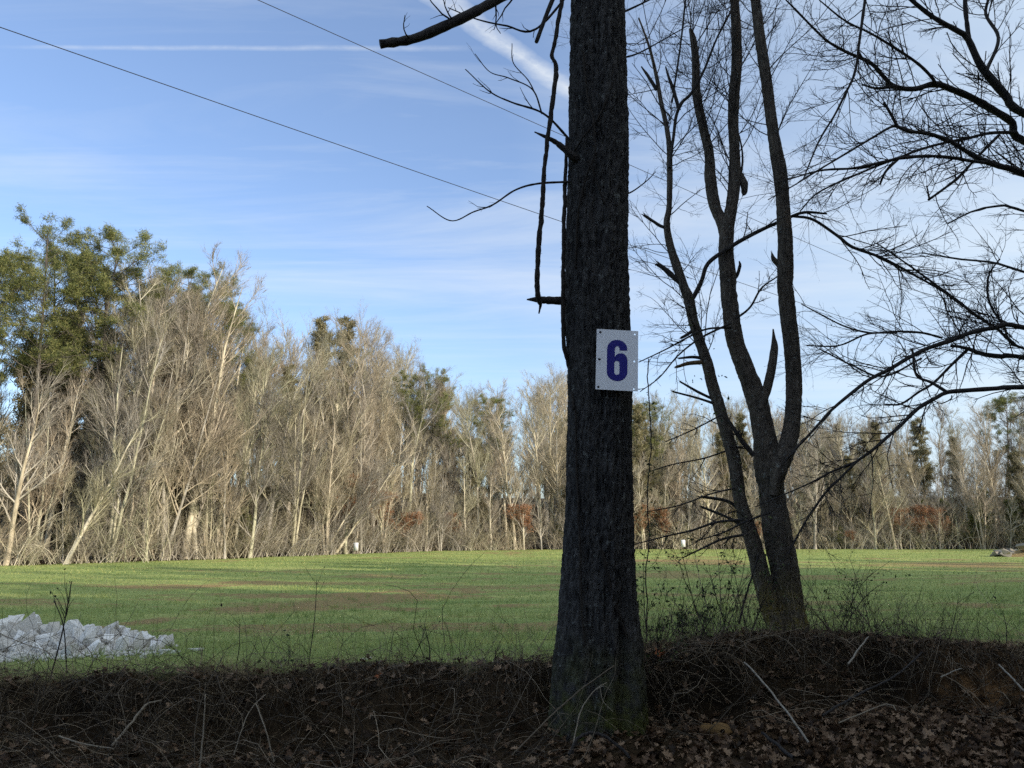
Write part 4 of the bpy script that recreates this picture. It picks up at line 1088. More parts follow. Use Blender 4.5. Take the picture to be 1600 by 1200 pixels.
# ------------------------------------------------------------------ tree outside the right edge whose boughs hang into the picture
def build_overhang_tree():
    rng = np.random.default_rng(121)
    tx, ty = 8.6, 8.8
    base = np.array([tx, ty, float(ground_z(tx, ty))])
    root = empty('overhanging_tree', base)
    tag(root, 'bare dark boughs of a tree reaching in from the right edge', 'tree')
    H = 11.0
    C = np.array([[0, 0, -.2], [.02, 0, .5], [.05, .05, 2], [-.05, .1, 4], [.0, .05, 6], [.1, 0, 8.5], [.05, .1, H]]); r = np.array([.40, .27, .22, .19, .16, .11, .03])
    P, rr = resample(C, 120, r); mb = MB(); mb.tubes(P, rr * (1 + .03 * rng.normal(0, 1, 120)), 24, cap=True)
    link('trunk', mb.mesh('trunk', [M['stem']]), root)
    Ls = [
        # (points u, v, w), start height fraction on the trunk, depth at the picture edge, depth at tip
        ([(1600, 177, 12), (1573, 151, 13), (1552, 127, 12), (1531, 100, 11), (1512, 60, 9), (1496, 48, 8), (1460, 28, 7), (1424, 0, 6), (1380, -40, 4)], 8.0, 7.6),
        ([(1514, 62, 7), (1510, 30, 6.5), (1508, 0, 6), (1515, -50, 4)], 8.0, 7.9),
        ([(1541, 111, 6), (1560, 60, 5), (1540, 20, 4.5), (1552, -20, 3)], 8.0, 8.4),
        ([(1600, 220, 12), (1581, 191, 11), (1547, 169, 11), (1515, 151, 10), (1488, 140, 9.5), (1461, 131, 9), (1429, 139, 8), (1397, 135, 7.5), (1381, 120, 6.5), (1360, 98, 5.5), (1320, 80, 4.5), (1288, 60, 3.6), (1240, 12, 3), (1228, 0, 2)], 8.4, 7.2),
        ([(1461, 131, 5.5), (1456, 121, 5), (1435, 100, 4.6), (1400, 76, 4), (1360, 52, 3.4), (1320, 32, 3), (1280, 0, 2)], 7.9, 7.5),
        ([(1397, 135, 5), (1370, 138, 4), (1347, 132, 2.5)], 7.6, 7.6),
        ([(1600, 271, 10), (1563, 260, 9), (1533, 249, 8), (1501, 231, 7), (1483, 220, 6.5), (1451, 209, 6), (1419, 205, 5.5), (1400, 197, 5), (1387, 201, 4), (1360, 217, 3.6), (1320, 241, 3.2), (1280, 265, 2.8), (1240, 290, 2), (1200, 312, 1.5)], 7.6, 6.7),
        ([(1402, 198, 5), (1393, 180, 4.5), (1381, 160, 4)], 7.1, 7.0),
        ([(1555, 255, 6), (1520, 252, 5.5), (1491, 247, 5.5), (1451, 244, 5.5), (1408, 247, 5.5), (1373, 255, 5), (1333, 263, 4), (1280, 267, 3), (1210, 287, 2)], 7.5, 6.9),
        ([(1587, 207, 6), (1547, 208, 5), (1509, 217, 5), (1477, 223, 4.5), (1440, 233, 4), (1400, 248, 3.6), (1350, 268, 3.2), (1280, 300, 2.6), (1250, 330, 2)], 8.3, 7.4),
        ([(1560, 212, 4.5), (1533, 239, 4.2), (1509, 265, 4.2), (1493, 281, 4.2), (1472, 297, 4), (1451, 312, 4)], 8.2, 7.7),
        ([(1452, 311, 3), (1450, 300, 2.6), (1448, 290, 2)], 7.7, 7.7),
        ([(1403, 249, 4), (1384, 268, 4), (1375, 288, 3)], 7.3, 7.3),
        ([(1360, -60, 5), (1344, 56, 4.2), (1336, 112, 4), (1320, 148, 3.8), (1304, 180, 3.4), (1280, 220, 2.8), (1255, 280, 2)], 7.4, 7.3),
        ([(1600, 512, 8), (1555, 512, 8), (1516, 520, 7.5), (1486, 532, 7), (1450, 544, 6.6), (1420, 559, 6.4), (1390, 577, 6), (1360, 592, 5.6), (1336, 610, 5.2), (1300, 640, 4.8), (1270, 673, 4.2), (1243, 702, 3.6), (1226, 722, 2.6)], 7.4, 6.9),
        ([(1600, 559, 8), (1564, 557, 7.5), (1534, 553, 7), (1510, 544, 6), (1486, 540, 4)], 7.9, 7.7),
        ([(1512, 546, 5), (1486, 571, 4.5), (1459, 598, 4), (1435, 613, 3.6), (1408, 631, 3.2), (1384, 632, 2.5)], 7.8, 7.5),
        ([(1600, 605, 7.5), (1555, 607, 7.5), (1510, 610, 7), (1480, 613, 7), (1462, 622, 6.6), (1432, 640, 6.2), (1408, 664, 5.6), (1384, 685, 5.2), (1360, 706, 4.8), (1339, 721, 4.4), (1309, 751, 3.8), (1296, 762, 3.6), (1268, 800, 3.2), (1247, 835, 3), (1232, 866, 2)], 7.0, 6.6),
        ([(1339, 721, 4), (1300, 737, 3.4), (1261, 757, 2.6), (1180, 792, 1.6)], 6.8, 6.7),
        ([(1480, 613, 6), (1456, 598, 4.5), (1432, 586, 4), (1426, 550, 3.4), (1422, 545, 2)], 6.9, 7.0),
        ([(1585, 540, 4.5), (1558, 514, 4.2), (1534, 499, 4), (1495, 469, 3.6), (1450, 436, 3.2), (1408, 406, 2.6), (1370, 380, 2)], 7.8, 8.1),
        ([(1600, 545, 4), (1570, 512, 3.5), (1545, 470, 3.2), (1545, 430, 2.8), (1562, 405, 2.2)], 7.7, 8.0),
        ([(1600, 330, 4), (1560, 322, 3.5), (1520, 330, 3), (1480, 350, 2)], 7.6, 7.9),
        ([(1600, 425, 4), (1550, 410, 3.4), (1500, 405, 3), (1440, 395, 2)], 7.6, 8.2),
        ([(1472, 528, 4), (1440, 520, 3.6), (1400, 518, 3.4), (1360, 520, 3), (1320, 510, 2.6), (1280, 490, 2.2), (1252, 475, 1.5)], 7.2, 7.0),
        ([(1400, 520, 3), (1355, 522, 3), (1310, 540, 2.6), (1260, 540, 2)], 7.0, 7.3),
        ([(1440, 560, 3), (1380, 588, 3), (1330, 570, 2.6), (1280, 545, 2.2)], 7.2, 7.4),
    ]
    limbs = []
    for pts, Ya, Yb in Ls:
        n = len(pts); Y = np.linspace(Ya, Yb, n)
        P_ = [at(u, v, Y[i]) for i, (u, v, w) in enumerate(pts)]
        r_ = [px_r(w, u, v, Y[i]) for i, (u, v, w) in enumerate(pts)]
        if pts[0][0] >= 1595:      # carry the bough back to the trunk
            d = P_[0] - P_[1]; gap = np.hypot(tx - P_[0][0], ty - P_[0][1])
            end = np.array([tx, ty, P_[0][2] - (.25 * gap if P_[0][2] > 3.2 else .05 * gap)])
            mid = (P_[0] + end) / 2 + np.array([0, 0, .06 * gap])
            P_ = [end, mid] + P_; r_ = [r_[0] * 1.5, r_[0] * 1.2] + r_
        P_ = np.array(P_) - base
        Pn, rn = resample(P_, max(14, 6 * len(P_)), np.array(r_))
        mb = MB(); mb.tubes(Pn, rn * (1 + .05 * rng.normal(0, 1, len(rn))), 9, cap=True)
        link('limb', mb.mesh('limb', [M['limb']]), root)
        limbs.append((Pn, rn))
    Pn = np.array([resample(p, 16, r)[0] for p, r in limbs]); Rn = np.array([resample(p, 16, r)[1] for p, r in limbs])
    ln = plen(Pn); cnt = np.maximum(5, (ln * 9.0)).astype(int)
    tw = MB()
    a, ra = grow(Pn, Rn, cnt, .12, 1, (.45, 1.0), (.25, .85), 8, .11, .02, .4, .003, rng, absL=True, flat=.25); ra = np.minimum(ra, .0055); tw.tubes(a, ra, 5)
    b, rb = grow(a, ra, 6, .15, 1, (.45, .95), (.3, .65), 6, .13, .015, .7, .0034, rng); tw.tubes(b, rb, 3)
    c, rc = grow(b, rb, 4, .15, 1, (.45, .95), (.3, .65), 5, .14, .015, .7, .0026, rng); tw.tubes(c, rc, 3)
    # upper crown out of the picture
    u0, q0 = grow(P[None] , rr[None], 14, .6, 1, (.5, 1.1), (1.5, 3.2), 10, .1, .08, .4, .03, rng, absL=True)
    tw.tubes(u0, q0, 6); u1, q1 = grow(u0, q0, 8, .2, 1, (.5, 1), (.35, .6), 6, .12, .05, .5, .006, rng); tw.tubes(u1, q1, 4)
    u2, q2 = grow(u1, q1, 6, .2, 1, (.5, 1), (.35, .6), 5, .12, .05, .5, .003, rng); tw.tubes(u2, q2, 3)
    link('twigs', tw.mesh('twigs', [M['twig']]), root)
    n = 70
    p = c[rng.integers(0, len(c), n), -1]
    V, T = leaf_cards(p, rng.uniform(.012, .03, n), rng, 1, False, False); mb = MB(); mb.add(V, None, T)
    link('dry_leaves', mb.mesh('dry_leaves', [M['twig']], False), root)
build_overhang_tree()

# ------------------------------------------------------------------ shrubs between the two near trees
def shrub(u, v, Y, hgt, spread, nst, nleaf, label, m='green', lsize=(.018, .045), seed=0, name='shrub'):
    rng = np.random.default_rng(seed)
    p = at(u, v, Y); p[2] = float(ground_z(p[0], p[1])); root = empty(name, p)
    th = rng.uniform(0, 2 * PI, nst)
    pos = np.stack([np.cos(th), np.sin(th), 0 * th], -1) * rng.uniform(0, spread * .4, nst)[:, None]
    d = nrm(np.stack([np.cos(th) * spread, np.sin(th) * spread, np.full(nst, hgt)], -1) + rng.normal(0, .12, (nst, 3)))
    P = poly_dirs(pos, d, rng.uniform(.6, 1.1, nst) * hgt, 9, .10, .01, rng)
    P[:, 0, 2] = -.03
    r = rng.uniform(.003, .006, nst)[:, None] * np.linspace(1, .3, 9)[None]
    mb = MB(); mb.tubes(P, r, 5)
    a, ra = grow(P, r, 7, .2, 1, (.5, 1.1), (.25, .5), 6, .13, .02, .6, .0018, rng); mb.tubes(a, ra, 4)
    b, rb = grow(a, ra, 4, .2, 1, (.5, 1.1), (.3, .6), 4, .14, .0, .6, .0012, rng); mb.tubes(b, rb, 3)
    link('stems', mb.mesh('stems', [M['brushtwig'] if nleaf < 60 else M['twig']]), root)
    if nleaf:
        src = np.concatenate([a, b[:, -2:].repeat(3, 1)[:, :6]]) if len(b) else a
        q = src[rng.integers(0, len(src), nleaf), rng.integers(2, 6, nleaf)] + rng.normal(0, .012, (nleaf, 3))
        V, T = leaf_cards(q, rng.uniform(*lsize, nleaf), rng, 1, False, False); mb = MB(); mb.add(V, None, T)
        link('leaves', mb.mesh('leaves', [M[m]], False), root)
    return tag(root, label, 'shrub')
shrub(1022, 1000, 6.9, .95, .45, 7, 260, 'leafy green shrub just right of the big trunk', seed=1)
shrub(1075, 1005, 6.9, .45, .5, 7, 210, 'low leafy shrub between the big trunk and the forked tree', seed=2)
shrub(1120, 1010, 7.0, 1.05, .35, 8, 50, 'nearly bare twiggy shrub just left of the forked tree', seed=3)
shrub(1160, 1010, 6.9, .75, .3, 7, 90, 'thin twiggy shrub against the left foot of the forked tree', seed=4)
shrub(1300, 985, 7.4, 1.0, .5, 5, 110, 'open shrub with a few green leaves right of the forked tree', seed=5, lsize=(.018, .035))
shrub(1378, 995, 7.3, .85, .22, 4, 18, 'bare upright saplings right of the open leafy shrub', seed=6)
shrub(1345, 1000, 7.1, .4, .45, 8, 30, 'low bare twiggy shrub on the leafy mound', seed=7)
shrub(1440, 1000, 7.0, .35, .4, 6, 0, 'low bare twigs on the bank crest at right', seed=8)
shrub(310, 1045, 6.35, .28, .35, 7, 0, 'low bare twigs on the bank crest below the rock pile', seed=9)
shrub(430, 1040, 6.35, .30, .3, 6, 20, 'low bare twigs on the bank crest in the middle of the left side', seed=10)
shrub(760, 1030, 6.3, .22, .35, 6, 0, 'low bare twigs on the bank crest left of the big trunk', seed=12)
shrub(1000, 1040, 6.1, .4, .25, 5, 60, 'small leafy sprouts against the right foot of the big trunk', seed=13)

def hanging_vine():
    rng = np.random.default_rng(131)
    pts = [(1014, 560, 7.6), (1012, 640, 7.6), (1013, 700, 7.6), (1009, 760, 7.6), (1010, 830, 7.6), (1006, 905, 7.5), (1008, 990, 7.4)]
    P = np.array([at(*p) for p in pts]); b = P[-1].copy(); P = resample(P, 60) - b
    P += .015 * rng.normal(0, 1, P.shape).cumsum(0) * .3
    mb = MB(); mb.tubes(P, np.full(60, .006), 6)
    root = empty('leafy_vine', b)
    link('stem', mb.mesh('stem', [M['twig']]), root)
    n = 70; i = rng.integers(8, 48, n)
    V, T = leaf_cards(P[i] + rng.normal(0, .03, (n, 3)), rng.uniform(.02, .045, n), rng, 1, False, False); mb = MB(); mb.add(V, None, T)
    link('leaves', mb.mesh('leaves', [M['green']], False), root)
    tag(root, 'thin leafy vine hanging straight down just right of the big trunk', 'vine')
hanging_vine()

# ------------------------------------------------------------------ power lines
def power_line(p0, p1, sag, label):
    a, b = at(*p0), at(*p1); t = np.linspace(0, 1, 80)[:, None]
    P = a * (1 - t) + b * t; P[:, 2] -= (4 * sag * t * (1 - t))[:, 0]
    mb = MB(); mb.tubes(P - a, np.full(80, .016), 6)
    o = link('power_line', mb.mesh('power_line', [M['cable']])); o.location = a
    tag(o, label, 'power line')
    return a, b
pa = power_line((-420, -104, 20), (1760, 640, 92), 0.35, 'lower black power line crossing the sky from the left edge')
pb = power_line((-420, -368, 20), (1755, 590, 92), 0.35, 'upper black power line crossing the sky from the top')
def pole(a, b, label):
    x = (a[0] + b[0]) / 2; y = (a[1] + b[1]) / 2; z0 = float(ground_z(x, y)); top = max(a[2], b[2]) + .6
    root = empty('utility_pole', (x, y, z0)); mb = MB()
    mb.tubes(np.array([[0, 0, -.3], [0, 0, (top - z0) / 2], [0, 0, top - z0]]), np.array([.19, .16, .12]), 16, cap=True); link('pole', mb.mesh('pole', [M['polewood']]), root)
    mb = MB()
    for q in (a, b):
        mb.tubes(np.array([[0, 0, q[2] - z0], [q[0] - x, q[1] - y, q[2] - z0 - .02]]), np.array([.05, .03]), 8, cap=True)
    link('arm', mb.mesh('arm', [M['polewood']]), root)
    tag(root, label, 'utility pole')
pole(pa[0], pb[0], 'wooden utility pole carrying the near ends of both power lines')
pole(pa[1], pb[1], 'wooden utility pole in the wood carrying the far ends of both power lines')

# ------------------------------------------------------------------ marker posts at the far side of the field
def marker(u, v, Y, w, h, label):
    p = at(u, v, Y); p[2] = float(ground_z(p[0], p[1])); root = empty('marker_sign', p)
    mb = MB(); mb.tubes(np.array([[0, .03, -.2], [0, .03, h]]), np.array([.03, .03]), 6, cap=True); link('post', mb.mesh('post', [M['polewood']]), root)
    V = np.array([(x, y, z) for x in (-w / 2, w / 2) for y in (-.01, 0) for z in (h * .35, h)])
    Q = [(0, 1, 3, 2), (4, 6, 7, 5), (0, 2, 6, 4), (1, 5, 7, 3), (0, 4, 5, 1), (2, 3, 7, 6)]
    link('panel', mesh_np('panel', V, Q, None, [M['whitepost']]), root)
    tag(root, label, 'sign')
marker(556, 862, 66, .38, 1.0, 'tiny white marker board at the field edge beside the leaning trunks')
marker(1068, 860, 80, .42, 1.1, 'tiny white marker board at the field edge left of the forked tree')

# ------------------------------------------------------------------ the far woods
PROTO = {}
def proto(kind, seed, parts):
    root = empty(kind[0])
    for nm, me in parts: link(nm, me, root)
    return root

def far_bare(seed, H, r0, spread=.3, t0=.25, nl=24, up=.06, lean=0, forks=1, dense=1.0, trunkm='ftrunk', twm='ftwig', fine=3):
    rng = np.random.default_rng(seed)
    tm, cm = MB(), MB()
    T_, Rr = [], []
    for f in range(forks):
        az = rng.uniform(0, 2 * PI); l = lean if forks == 1 else rng.uniform(.08, .24) + lean * .5
        d = nrm(np.array([[math.cos(az) * l, math.sin(az) * l, 1]])) if lean == 0 or forks > 1 else nrm(np.array([[lean, rng.normal(0, .1), 1]]))
        P = poly_dirs(np.array([[rng.normal(0, .12) * (forks > 1), rng.normal(0, .12) * (forks > 1), -.3]]), d, np.array([H * rng.uniform(.85, 1.05)]), 14, .036, .016, rng)
        r = np.linspace(1, .05, 14)[None] ** .9 * r0 * 1.25 * (1 if forks == 1 else rng.uniform(.6, .9)); r[:, 0] *= 1.4
        tm.tubes(P, r, 8); T_.append(P); Rr.append(r)
    P = np.concatenate(T_); r = np.concatenate(Rr)
    nl = max(7, int(nl / forks * (1.3 if forks > 1 else 1)))
    a, ra = grow(P, r, nl, t0, .98, (.35, .80), (spread * .6, spread * 1.15), 9, .065, up * .8, .5, .034, rng, fall=.45); cm.tubes(a, ra, 5, a=.9)
    b, rb = grow(a, ra, int(10 * dense), .12, 1, (.25, .70), (.40, .80), 7, .07, up, .5, .018, rng); cm.tubes(b, rb, 4, a=.6)
    c, rc = grow(b, rb, int(6 * dense), .12, 1, (.25, .75), (.40, .80), 5, .08, up * .9, .5, .011, rng); cm.tubes(c, rc, 3, a=.25)
    d, rd = grow(c, rc, fine, .10, 1, (.25, .75), (.5, .95), 3, .08, up * .8, .6, .0068, rng); cm.tubes(d, rd, 3)
    return ('bare_tree',), [('trunk', tm.mesh('trunk', [M[trunkm]])), ('crown', cm.mesh('crown', [M[twm]], attr='thick'))], (d, c, b)

def needles(P, n_each, L, w, rng, spread=.12):
    """needle sprays around points"""
    n = len(P) * n_each
    p = np.repeat(P, n_each, 0) + rng.normal(0, spread, (n, 3)) * np.array([1, 1, .6])
    d = nrm(rng.normal(0, 1, (n, 3)) + np.array([0, 0, .55])); s = nrm(np.cross(d, rng.normal(0, 1, (n, 3))))
    l = rng.uniform(.6, 1.2, n)[:, None] * L
    V = np.stack([p - s * w, p + s * w, p + d * l], 1).reshape(-1, 3)
    return V, np.arange(3 * n).reshape(n, 3)

def far_pine(seed, H):
    rng = np.random.default_rng(seed)
    tm, cm, lm = MB(), MB(), MB()
    P = poly_dirs(np.array([[0, 0, -.3]]), np.array([[0.02, 0, 1.]]), np.array([H]), 14, .02, .01, rng); r = np.linspace(.24, .03, 14)[None]
    tm.tubes(P, r, 8)
    a, ra = grow(P, r, 44, .52, .99, (.80, 1.50), (.11, .20), 9, .09, .06, .3, .03, rng, fall=.0)
    # rounded head: long limbs in the middle of the crown, shorter toward the top and the foot
    t = (a[:, 0, 2] / H - .5) / .5; k_ = np.clip(1.15 * np.sqrt(np.clip(1 - (t - .35) ** 2 / .45, .06, 1)), .2, 1.15)
    a = a[:, :1] + (a - a[:, :1]) * k_[:, None, None]; tm.tubes(a, ra, 4)
    b, rb = grow(a, ra, 7, .45, 1, (.4, 1.0), (.25, .5), 5, .1, .08, .5, .014, rng); tm.tubes(b, rb, 3)
    pts = np.concatenate([b[:, -1], b[:, -2], b[:, -1] + rng.normal(0, .15, b[:, -1].shape), a[:, -1], a[:, -2]])
    V, T = needles(pts, 25, .30, .018, rng, .15); lm.add(V, None, T)
    return ('pine_tree',), [('trunk', tm.mesh('trunk', [M['fgrey']])), ('crown', lm.mesh('crown', [M['pine']], False))], None

def far_cedar(seed, H, wd=.2, n=5200, m='cedar'):
    rng = np.random.default_rng(seed)
    tm, lm = MB(), MB()
    P = poly_dirs(np.array([[0, 0, -.3]]), np.array([[0, 0, 1.]]), np.array([H]), 12, .02, .01, rng); r = np.linspace(.2, .02, 12)[None]
    tm.tubes(P, r, 7)
    a, ra = grow(P, r, 110, .06, .99, (.7, 1.2), (wd * .7, wd * 1.25), 7, .1, .05, .3, .015, rng, fall=.80); tm.tubes(a, ra, 3)
    b, rb = grow(a, ra, 8, .25, 1, (.4, 1), (.25, .5), 4, .12, .04, .5, .008, rng)
    pts = b.reshape(-1, 3)
    V, T = needles(pts, max(1, n * 4 // len(pts)), .32, .030, rng, .13); lm.add(V, None, T)
    return ('cedar_tree',), [('trunk', tm.mesh('trunk', [M['fgrey']])), ('crown', lm.mesh('crown', [M[m]], False))], None

def far_russet(seed, H):
    k, parts, (d, c, b) = far_bare(seed, H, .11, .42, .18, 22, .03, dense=.9, fine=2)
    rng = np.random.default_rng(seed)
    src = np.concatenate([d[:, -1], c[:, -1], c[:, 2]]); src = src[src[:, 2] < H * .72]
    n = 5200
    q = src[rng.integers(0, len(src), n)] + rng.normal(0, .10, (n, 3))
    V, T = leaf_cards(q, rng.uniform(.07, .14, n), rng, 1, False, False); lm = MB(); lm.add(V, None, T)
    return ('russet_tree',), parts + [('leaves', lm.mesh('leaves', [M['russet']], False))], None

def far_brush(seed, H):
    rng = np.random.default_rng(seed); nst = 22
    cm = MB(); th = rng.uniform(0, 2 * PI, nst)
    pos = np.stack([rng.normal(0, 1.1, nst), rng.normal(0, .6, nst), -.1 * np.ones(nst)], -1)
    d = nrm(np.stack([np.cos(th) * .6, np.sin(th) * .6, np.ones(nst)], -1))
    P = poly_dirs(pos, d, rng.uniform(.3, 1.15, nst) * H, 9, .13, -.03, rng); r = rng.uniform(.015, .035, nst)[:, None] * np.linspace(1, .3, 9)[None]
    cm.tubes(P, r, 4, a=.7)
    a, ra = grow(P, r, 9, .1, 1, (.4, 1), (.25, .5), 6, .12, .03, .5, .008, rng); cm.tubes(a, ra, 3)
    b, rb = grow(a, ra, 7, .15, 1, (.4, 1), (.3, .6), 4, .13, .02, .6, .006, rng); cm.tubes(b, rb, 3)
    return ('brush_shrub',), [('stems', cm.mesh('stems', [M['fbrush']], attr='thick'))], None

P_BARE = [far_bare(201, 17, .17, .28, .16, 28), far_bare(202, 19, .19, .25, .22, 28), far_bare(203, 15, .14, .30, .12, 30), far_bare(204, 18, .20, .34, .20, 26, .05), far_bare(205, 16, .16, .28, .18, 28, forks=3), far_bare(206, 14, .13, .32, .12, 28, lean=.10), far_bare(207, 20, .22, .34, .30, 22, .05)]
P_SLIM = [far_bare(221, 11, .095, .3, .2, 18, fine=2), far_bare(222, 9, .08, .36, .15, 18, fine=2), far_bare(223, 12, .09, .3, .2, 18, forks=3, fine=3)]
P_PINE = [far_pine(231, 22), far_pine(232, 24), far_pine(233, 20)]
P_CEDAR = [far_cedar(241, 14, .20), far_cedar(242, 11, .24), far_cedar(243, 17, .18)]
P_RUS = [far_russet(251, 9), far_russet(252, 7)]
P_BRUSH = [far_brush(261, 4.0), far_brush(262, 6.0), far_brush(263, 2.8)]
P_DARK = [far_cedar(271, 9, .33, 6000, 'pine')]

def maker(lst):
    used = {}
    def f(i, x, y, s, rz, label, cat, group, z=None, tilt=(0, 0)):
        kind, parts, _ = lst[i % len(lst)]
        root = empty(kind[0], (x, y, float(ground_z(x, y)) if z is None else z))
        for nm, me in parts: link(nm, me, root)
        root.rotation_euler = (tilt[0], tilt[1], rz); root.scale = (s, s, s)
        return tag(root, label, cat, group)
    return f
mk_bare, mk_slim, mk_pine, mk_cedar, mk_rus, mk_brush, mk_dark = (maker(l) for l in (P_BARE, P_SLIM, P_PINE, P_CEDAR, P_RUS, P_BRUSH, P_DARK))

def region(x, y):
    u = 800 + x / y * F * 0.98
    if u < 230: return 'below the far left pines'
    if u < 460: return 'under the high left crowns'
    if u < 680: return 'around the leaning pale trunks'
    if u < 900: return 'just left of the big trunk'
    if u < 1200: return 'between the two near trees'
    if u < 1420: return 'just right of the forked tree'
    return 'by the right end of the field'

SKU = [-150, 0, 150, 200, 250, 300, 350, 420, 440, 480, 560, 620, 660, 700, 760, 860, 1000, 1200, 1300, 1400, 1500, 1600, 1800]
SKV = [430, 450, 445, 400, 378, 405, 445, 512, 490, 482, 478, 492, 540, 578, 582, 560, 598, 608, 630, 630, 608, 600, 600]
def skyline(x, y):
    """how tall a tree standing at (x, y) may be to just reach the skyline of the wood"""
    d = ray(800, 0); u = 800 + x / y * F * 0.985; v = np.interp(u, SKU, SKV)
    q = ray(u, v)
    return EYE + q[2] / q[1] * y - float(ground_z(x, y))
def ptop(entry):
    t = 0
    for nm, me in entry[1]:
        a = np.empty(len(me.vertices) * 3, np.float32); me.vertices.foreach_get('co', a); t = max(t, float(a[2::3].max()))
    return t
TOP_BARE = [ptop(p) for p in P_BARE]; TOP_SLIM = [ptop(p) for p in P_SLIM]; TOP_CED = [ptop(p) for p in P_CEDAR]; TOP_PINE = [ptop(p) for p in P_PINE]

def build_woods():
    rng = np.random.default_rng(301)
    def rnd_bare(x, y, f, deep, slim=False):
        rg = region(x, y); A = skyline(x, y) * f
        if slim:
            i = int(rng.integers(0, 3))
            mk_slim(i, x, y, min(1.3, A / TOP_SLIM[i]), rng.uniform(0, 6.28), f'slim bare tree {"deep in" if deep else "along"} the wood {rg}', 'tree', f'slim bare trees {"deep" if deep else "in front"} {rg}')
        else:
            i = int(rng.integers(0, len(P_BARE)))
            mk_bare(i, x, y, min(1.45, A / TOP_BARE[i]), rng.uniform(0, 6.28), f'tall bare tree {"deep in" if deep else "along"} the wood {rg}', 'tree', f'tall bare trees {"deep" if deep else "in front"} {rg}')
    # front rows to back rows
    for off, sp, s0, s1, deep in ((.8, 2.7, .50, .88, False), (4.0, 3.0, .60, .95, False), (8.5, 3.3, .75, 1.0, True), (15, 4.0, .82, 1.02, True), (24, 4.6, .86, 1.03, True), (36, 5.5, .86, 1.02, True), (50, 6.0, .85, 1.0, True), (64, 6.5, .85, 1.0, True)):
        x = -46.0
        while x < 66:
            slope = abs(yline(x + .5) - yline(x - .5))
            x += sp * (1.25 if off > 30 else 1) * rng.uniform(.6, 1.4) / math.sqrt(1 + slope ** 2)
            y = float(yline(x)) + off + rng.uniform(-1.4, 1.8)
            if abs(x) > y * .74 + 6: continue
            if off < 30 and rng.uniform() < (.40 if off < 6 else .25): rnd_bare(x, y, rng.uniform(.35, .7), deep, True)
            else: rnd_bare(x, y, rng.uniform(s0, s1), deep)
    # evergreens inside the wood
    for i in range(38):
        x = rng.uniform(-44, 62); y = float(yline(x)) + rng.uniform(5, 34)
        if abs(x) > y * .74 + 4: continue
        rg = region(x, y); j = int(rng.integers(0, 3))
        mk_cedar(j, x, y, min(1.1, skyline(x, y) * rng.uniform(.5, .95 if x < -8 else .84) / TOP_CED[j]), rng.uniform(0, 6), f'olive green cedar half hidden among bare trees {rg}', 'tree', f'cedars {rg}')
    # low dark evergreens in the undergrowth
    for i in range(20):
        x = rng.uniform(-44, 60); y = float(yline(x)) + rng.uniform(1.8, 8)
        if abs(x) > y * .74 + 4: continue
        rg = region(x, y)
        mk_dark(0, x, y, rng.uniform(.2, .42), rng.uniform(0, 6), f'low dark evergreen in the undergrowth {rg}', 'tree', f'low evergreens {rg}')
    # named pines
    for u, Y, i, v, lab in ((48, 53, 1, 338, 'tallest round-topped pine at the far left'), (132, 54, 0, 340, 'second tall pine, right of the round-topped one at far left'), (-25, 52, 2, 372, 'pine cut by the left edge of the picture'), (165, 57, 2, 400, 'shorter pine on the right flank of the two tall left pines'), (92, 58, 2, 372, 'pine crown between and behind the two tall left pines'),
                              (262, 62, 0, 402, 'dark pine rising behind the pale high crown left of centre'), (310, 66, 1, 420, 'dark pine crown right of the pale high crown left of centre'), (345, 70, 2, 455, 'small dark pine crown sloping down at the right of the left wood'), (400, 72, 2, 550, 'low dark pine half hidden at the right of the left wood'),
                              (676, 88, 1, 572, 'bright green pine crown left of the big trunk'), (645, 90, 0, 575, 'dull green pine beside the bright green crown'), (770, 96, 0, 612, 'olive pine just left of the big trunk in the depth'), (1003, 93, 0, 622, 'tall olive evergreen just right of the big trunk'), (1565, 100, 2, 612, 'dark pine top at the right end of the wood')):
        x = (u - 800) / F * Y; q = ray(u, v); s = (EYE + q[2] / q[1] * Y - float(ground_z(x, Y))) / TOP_PINE[i]
        mk_pine(i, x, Y, s, u * .1, lab, 'tree', None)
    for u, Y, i, s, lab in ((510, 82, 2, .95, 'broad olive cedar behind the bare crowns left of centre'), (530, 84, 0, 1.05, 'second olive cedar behind the bare crowns left of centre'), (700, 92, 2, .85, 'dull olive cedar below the bright green pine'), (1010, 90, 2, .8, 'olive cedar right beside the big trunk'), (1370, 98, 2, .82, 'rounded olive cedar showing above the wood right of the forked tree'), (1440, 98, 0, 1.0, 'rounded olive cedar farther right above the wood')):
        x = (u - 800) / F * Y; mk_cedar(i, x, Y, skyline(x, Y) / TOP_CED[i] * (.97 if u < 900 else .88), u * .1, lab, 'tree', None)
    for u, Y, i, s, lab in ((70, 61, 1, 1.0, 'olive cedar under the round-topped left pine'), (150, 62, 0, .9, 'olive cedar under the second left pine'), (215, 66, 1, 1.1, 'olive cedar under the shorter left pine'), (20, 58, 1, .9, 'olive cedar at the left border under the pines'), (110, 70, 1, 1.2, 'broad olive cedar behind the two tall left pines'), (290, 68, 1, 1.1, 'broad olive cedar behind the tallest bare trees at left')):
        x = (u - 800) / F * Y; mk_cedar(i, x, Y, skyline(x, Y) / TOP_CED[i] * .9 * min(1, s), u * .1, lab, 'tree', None)
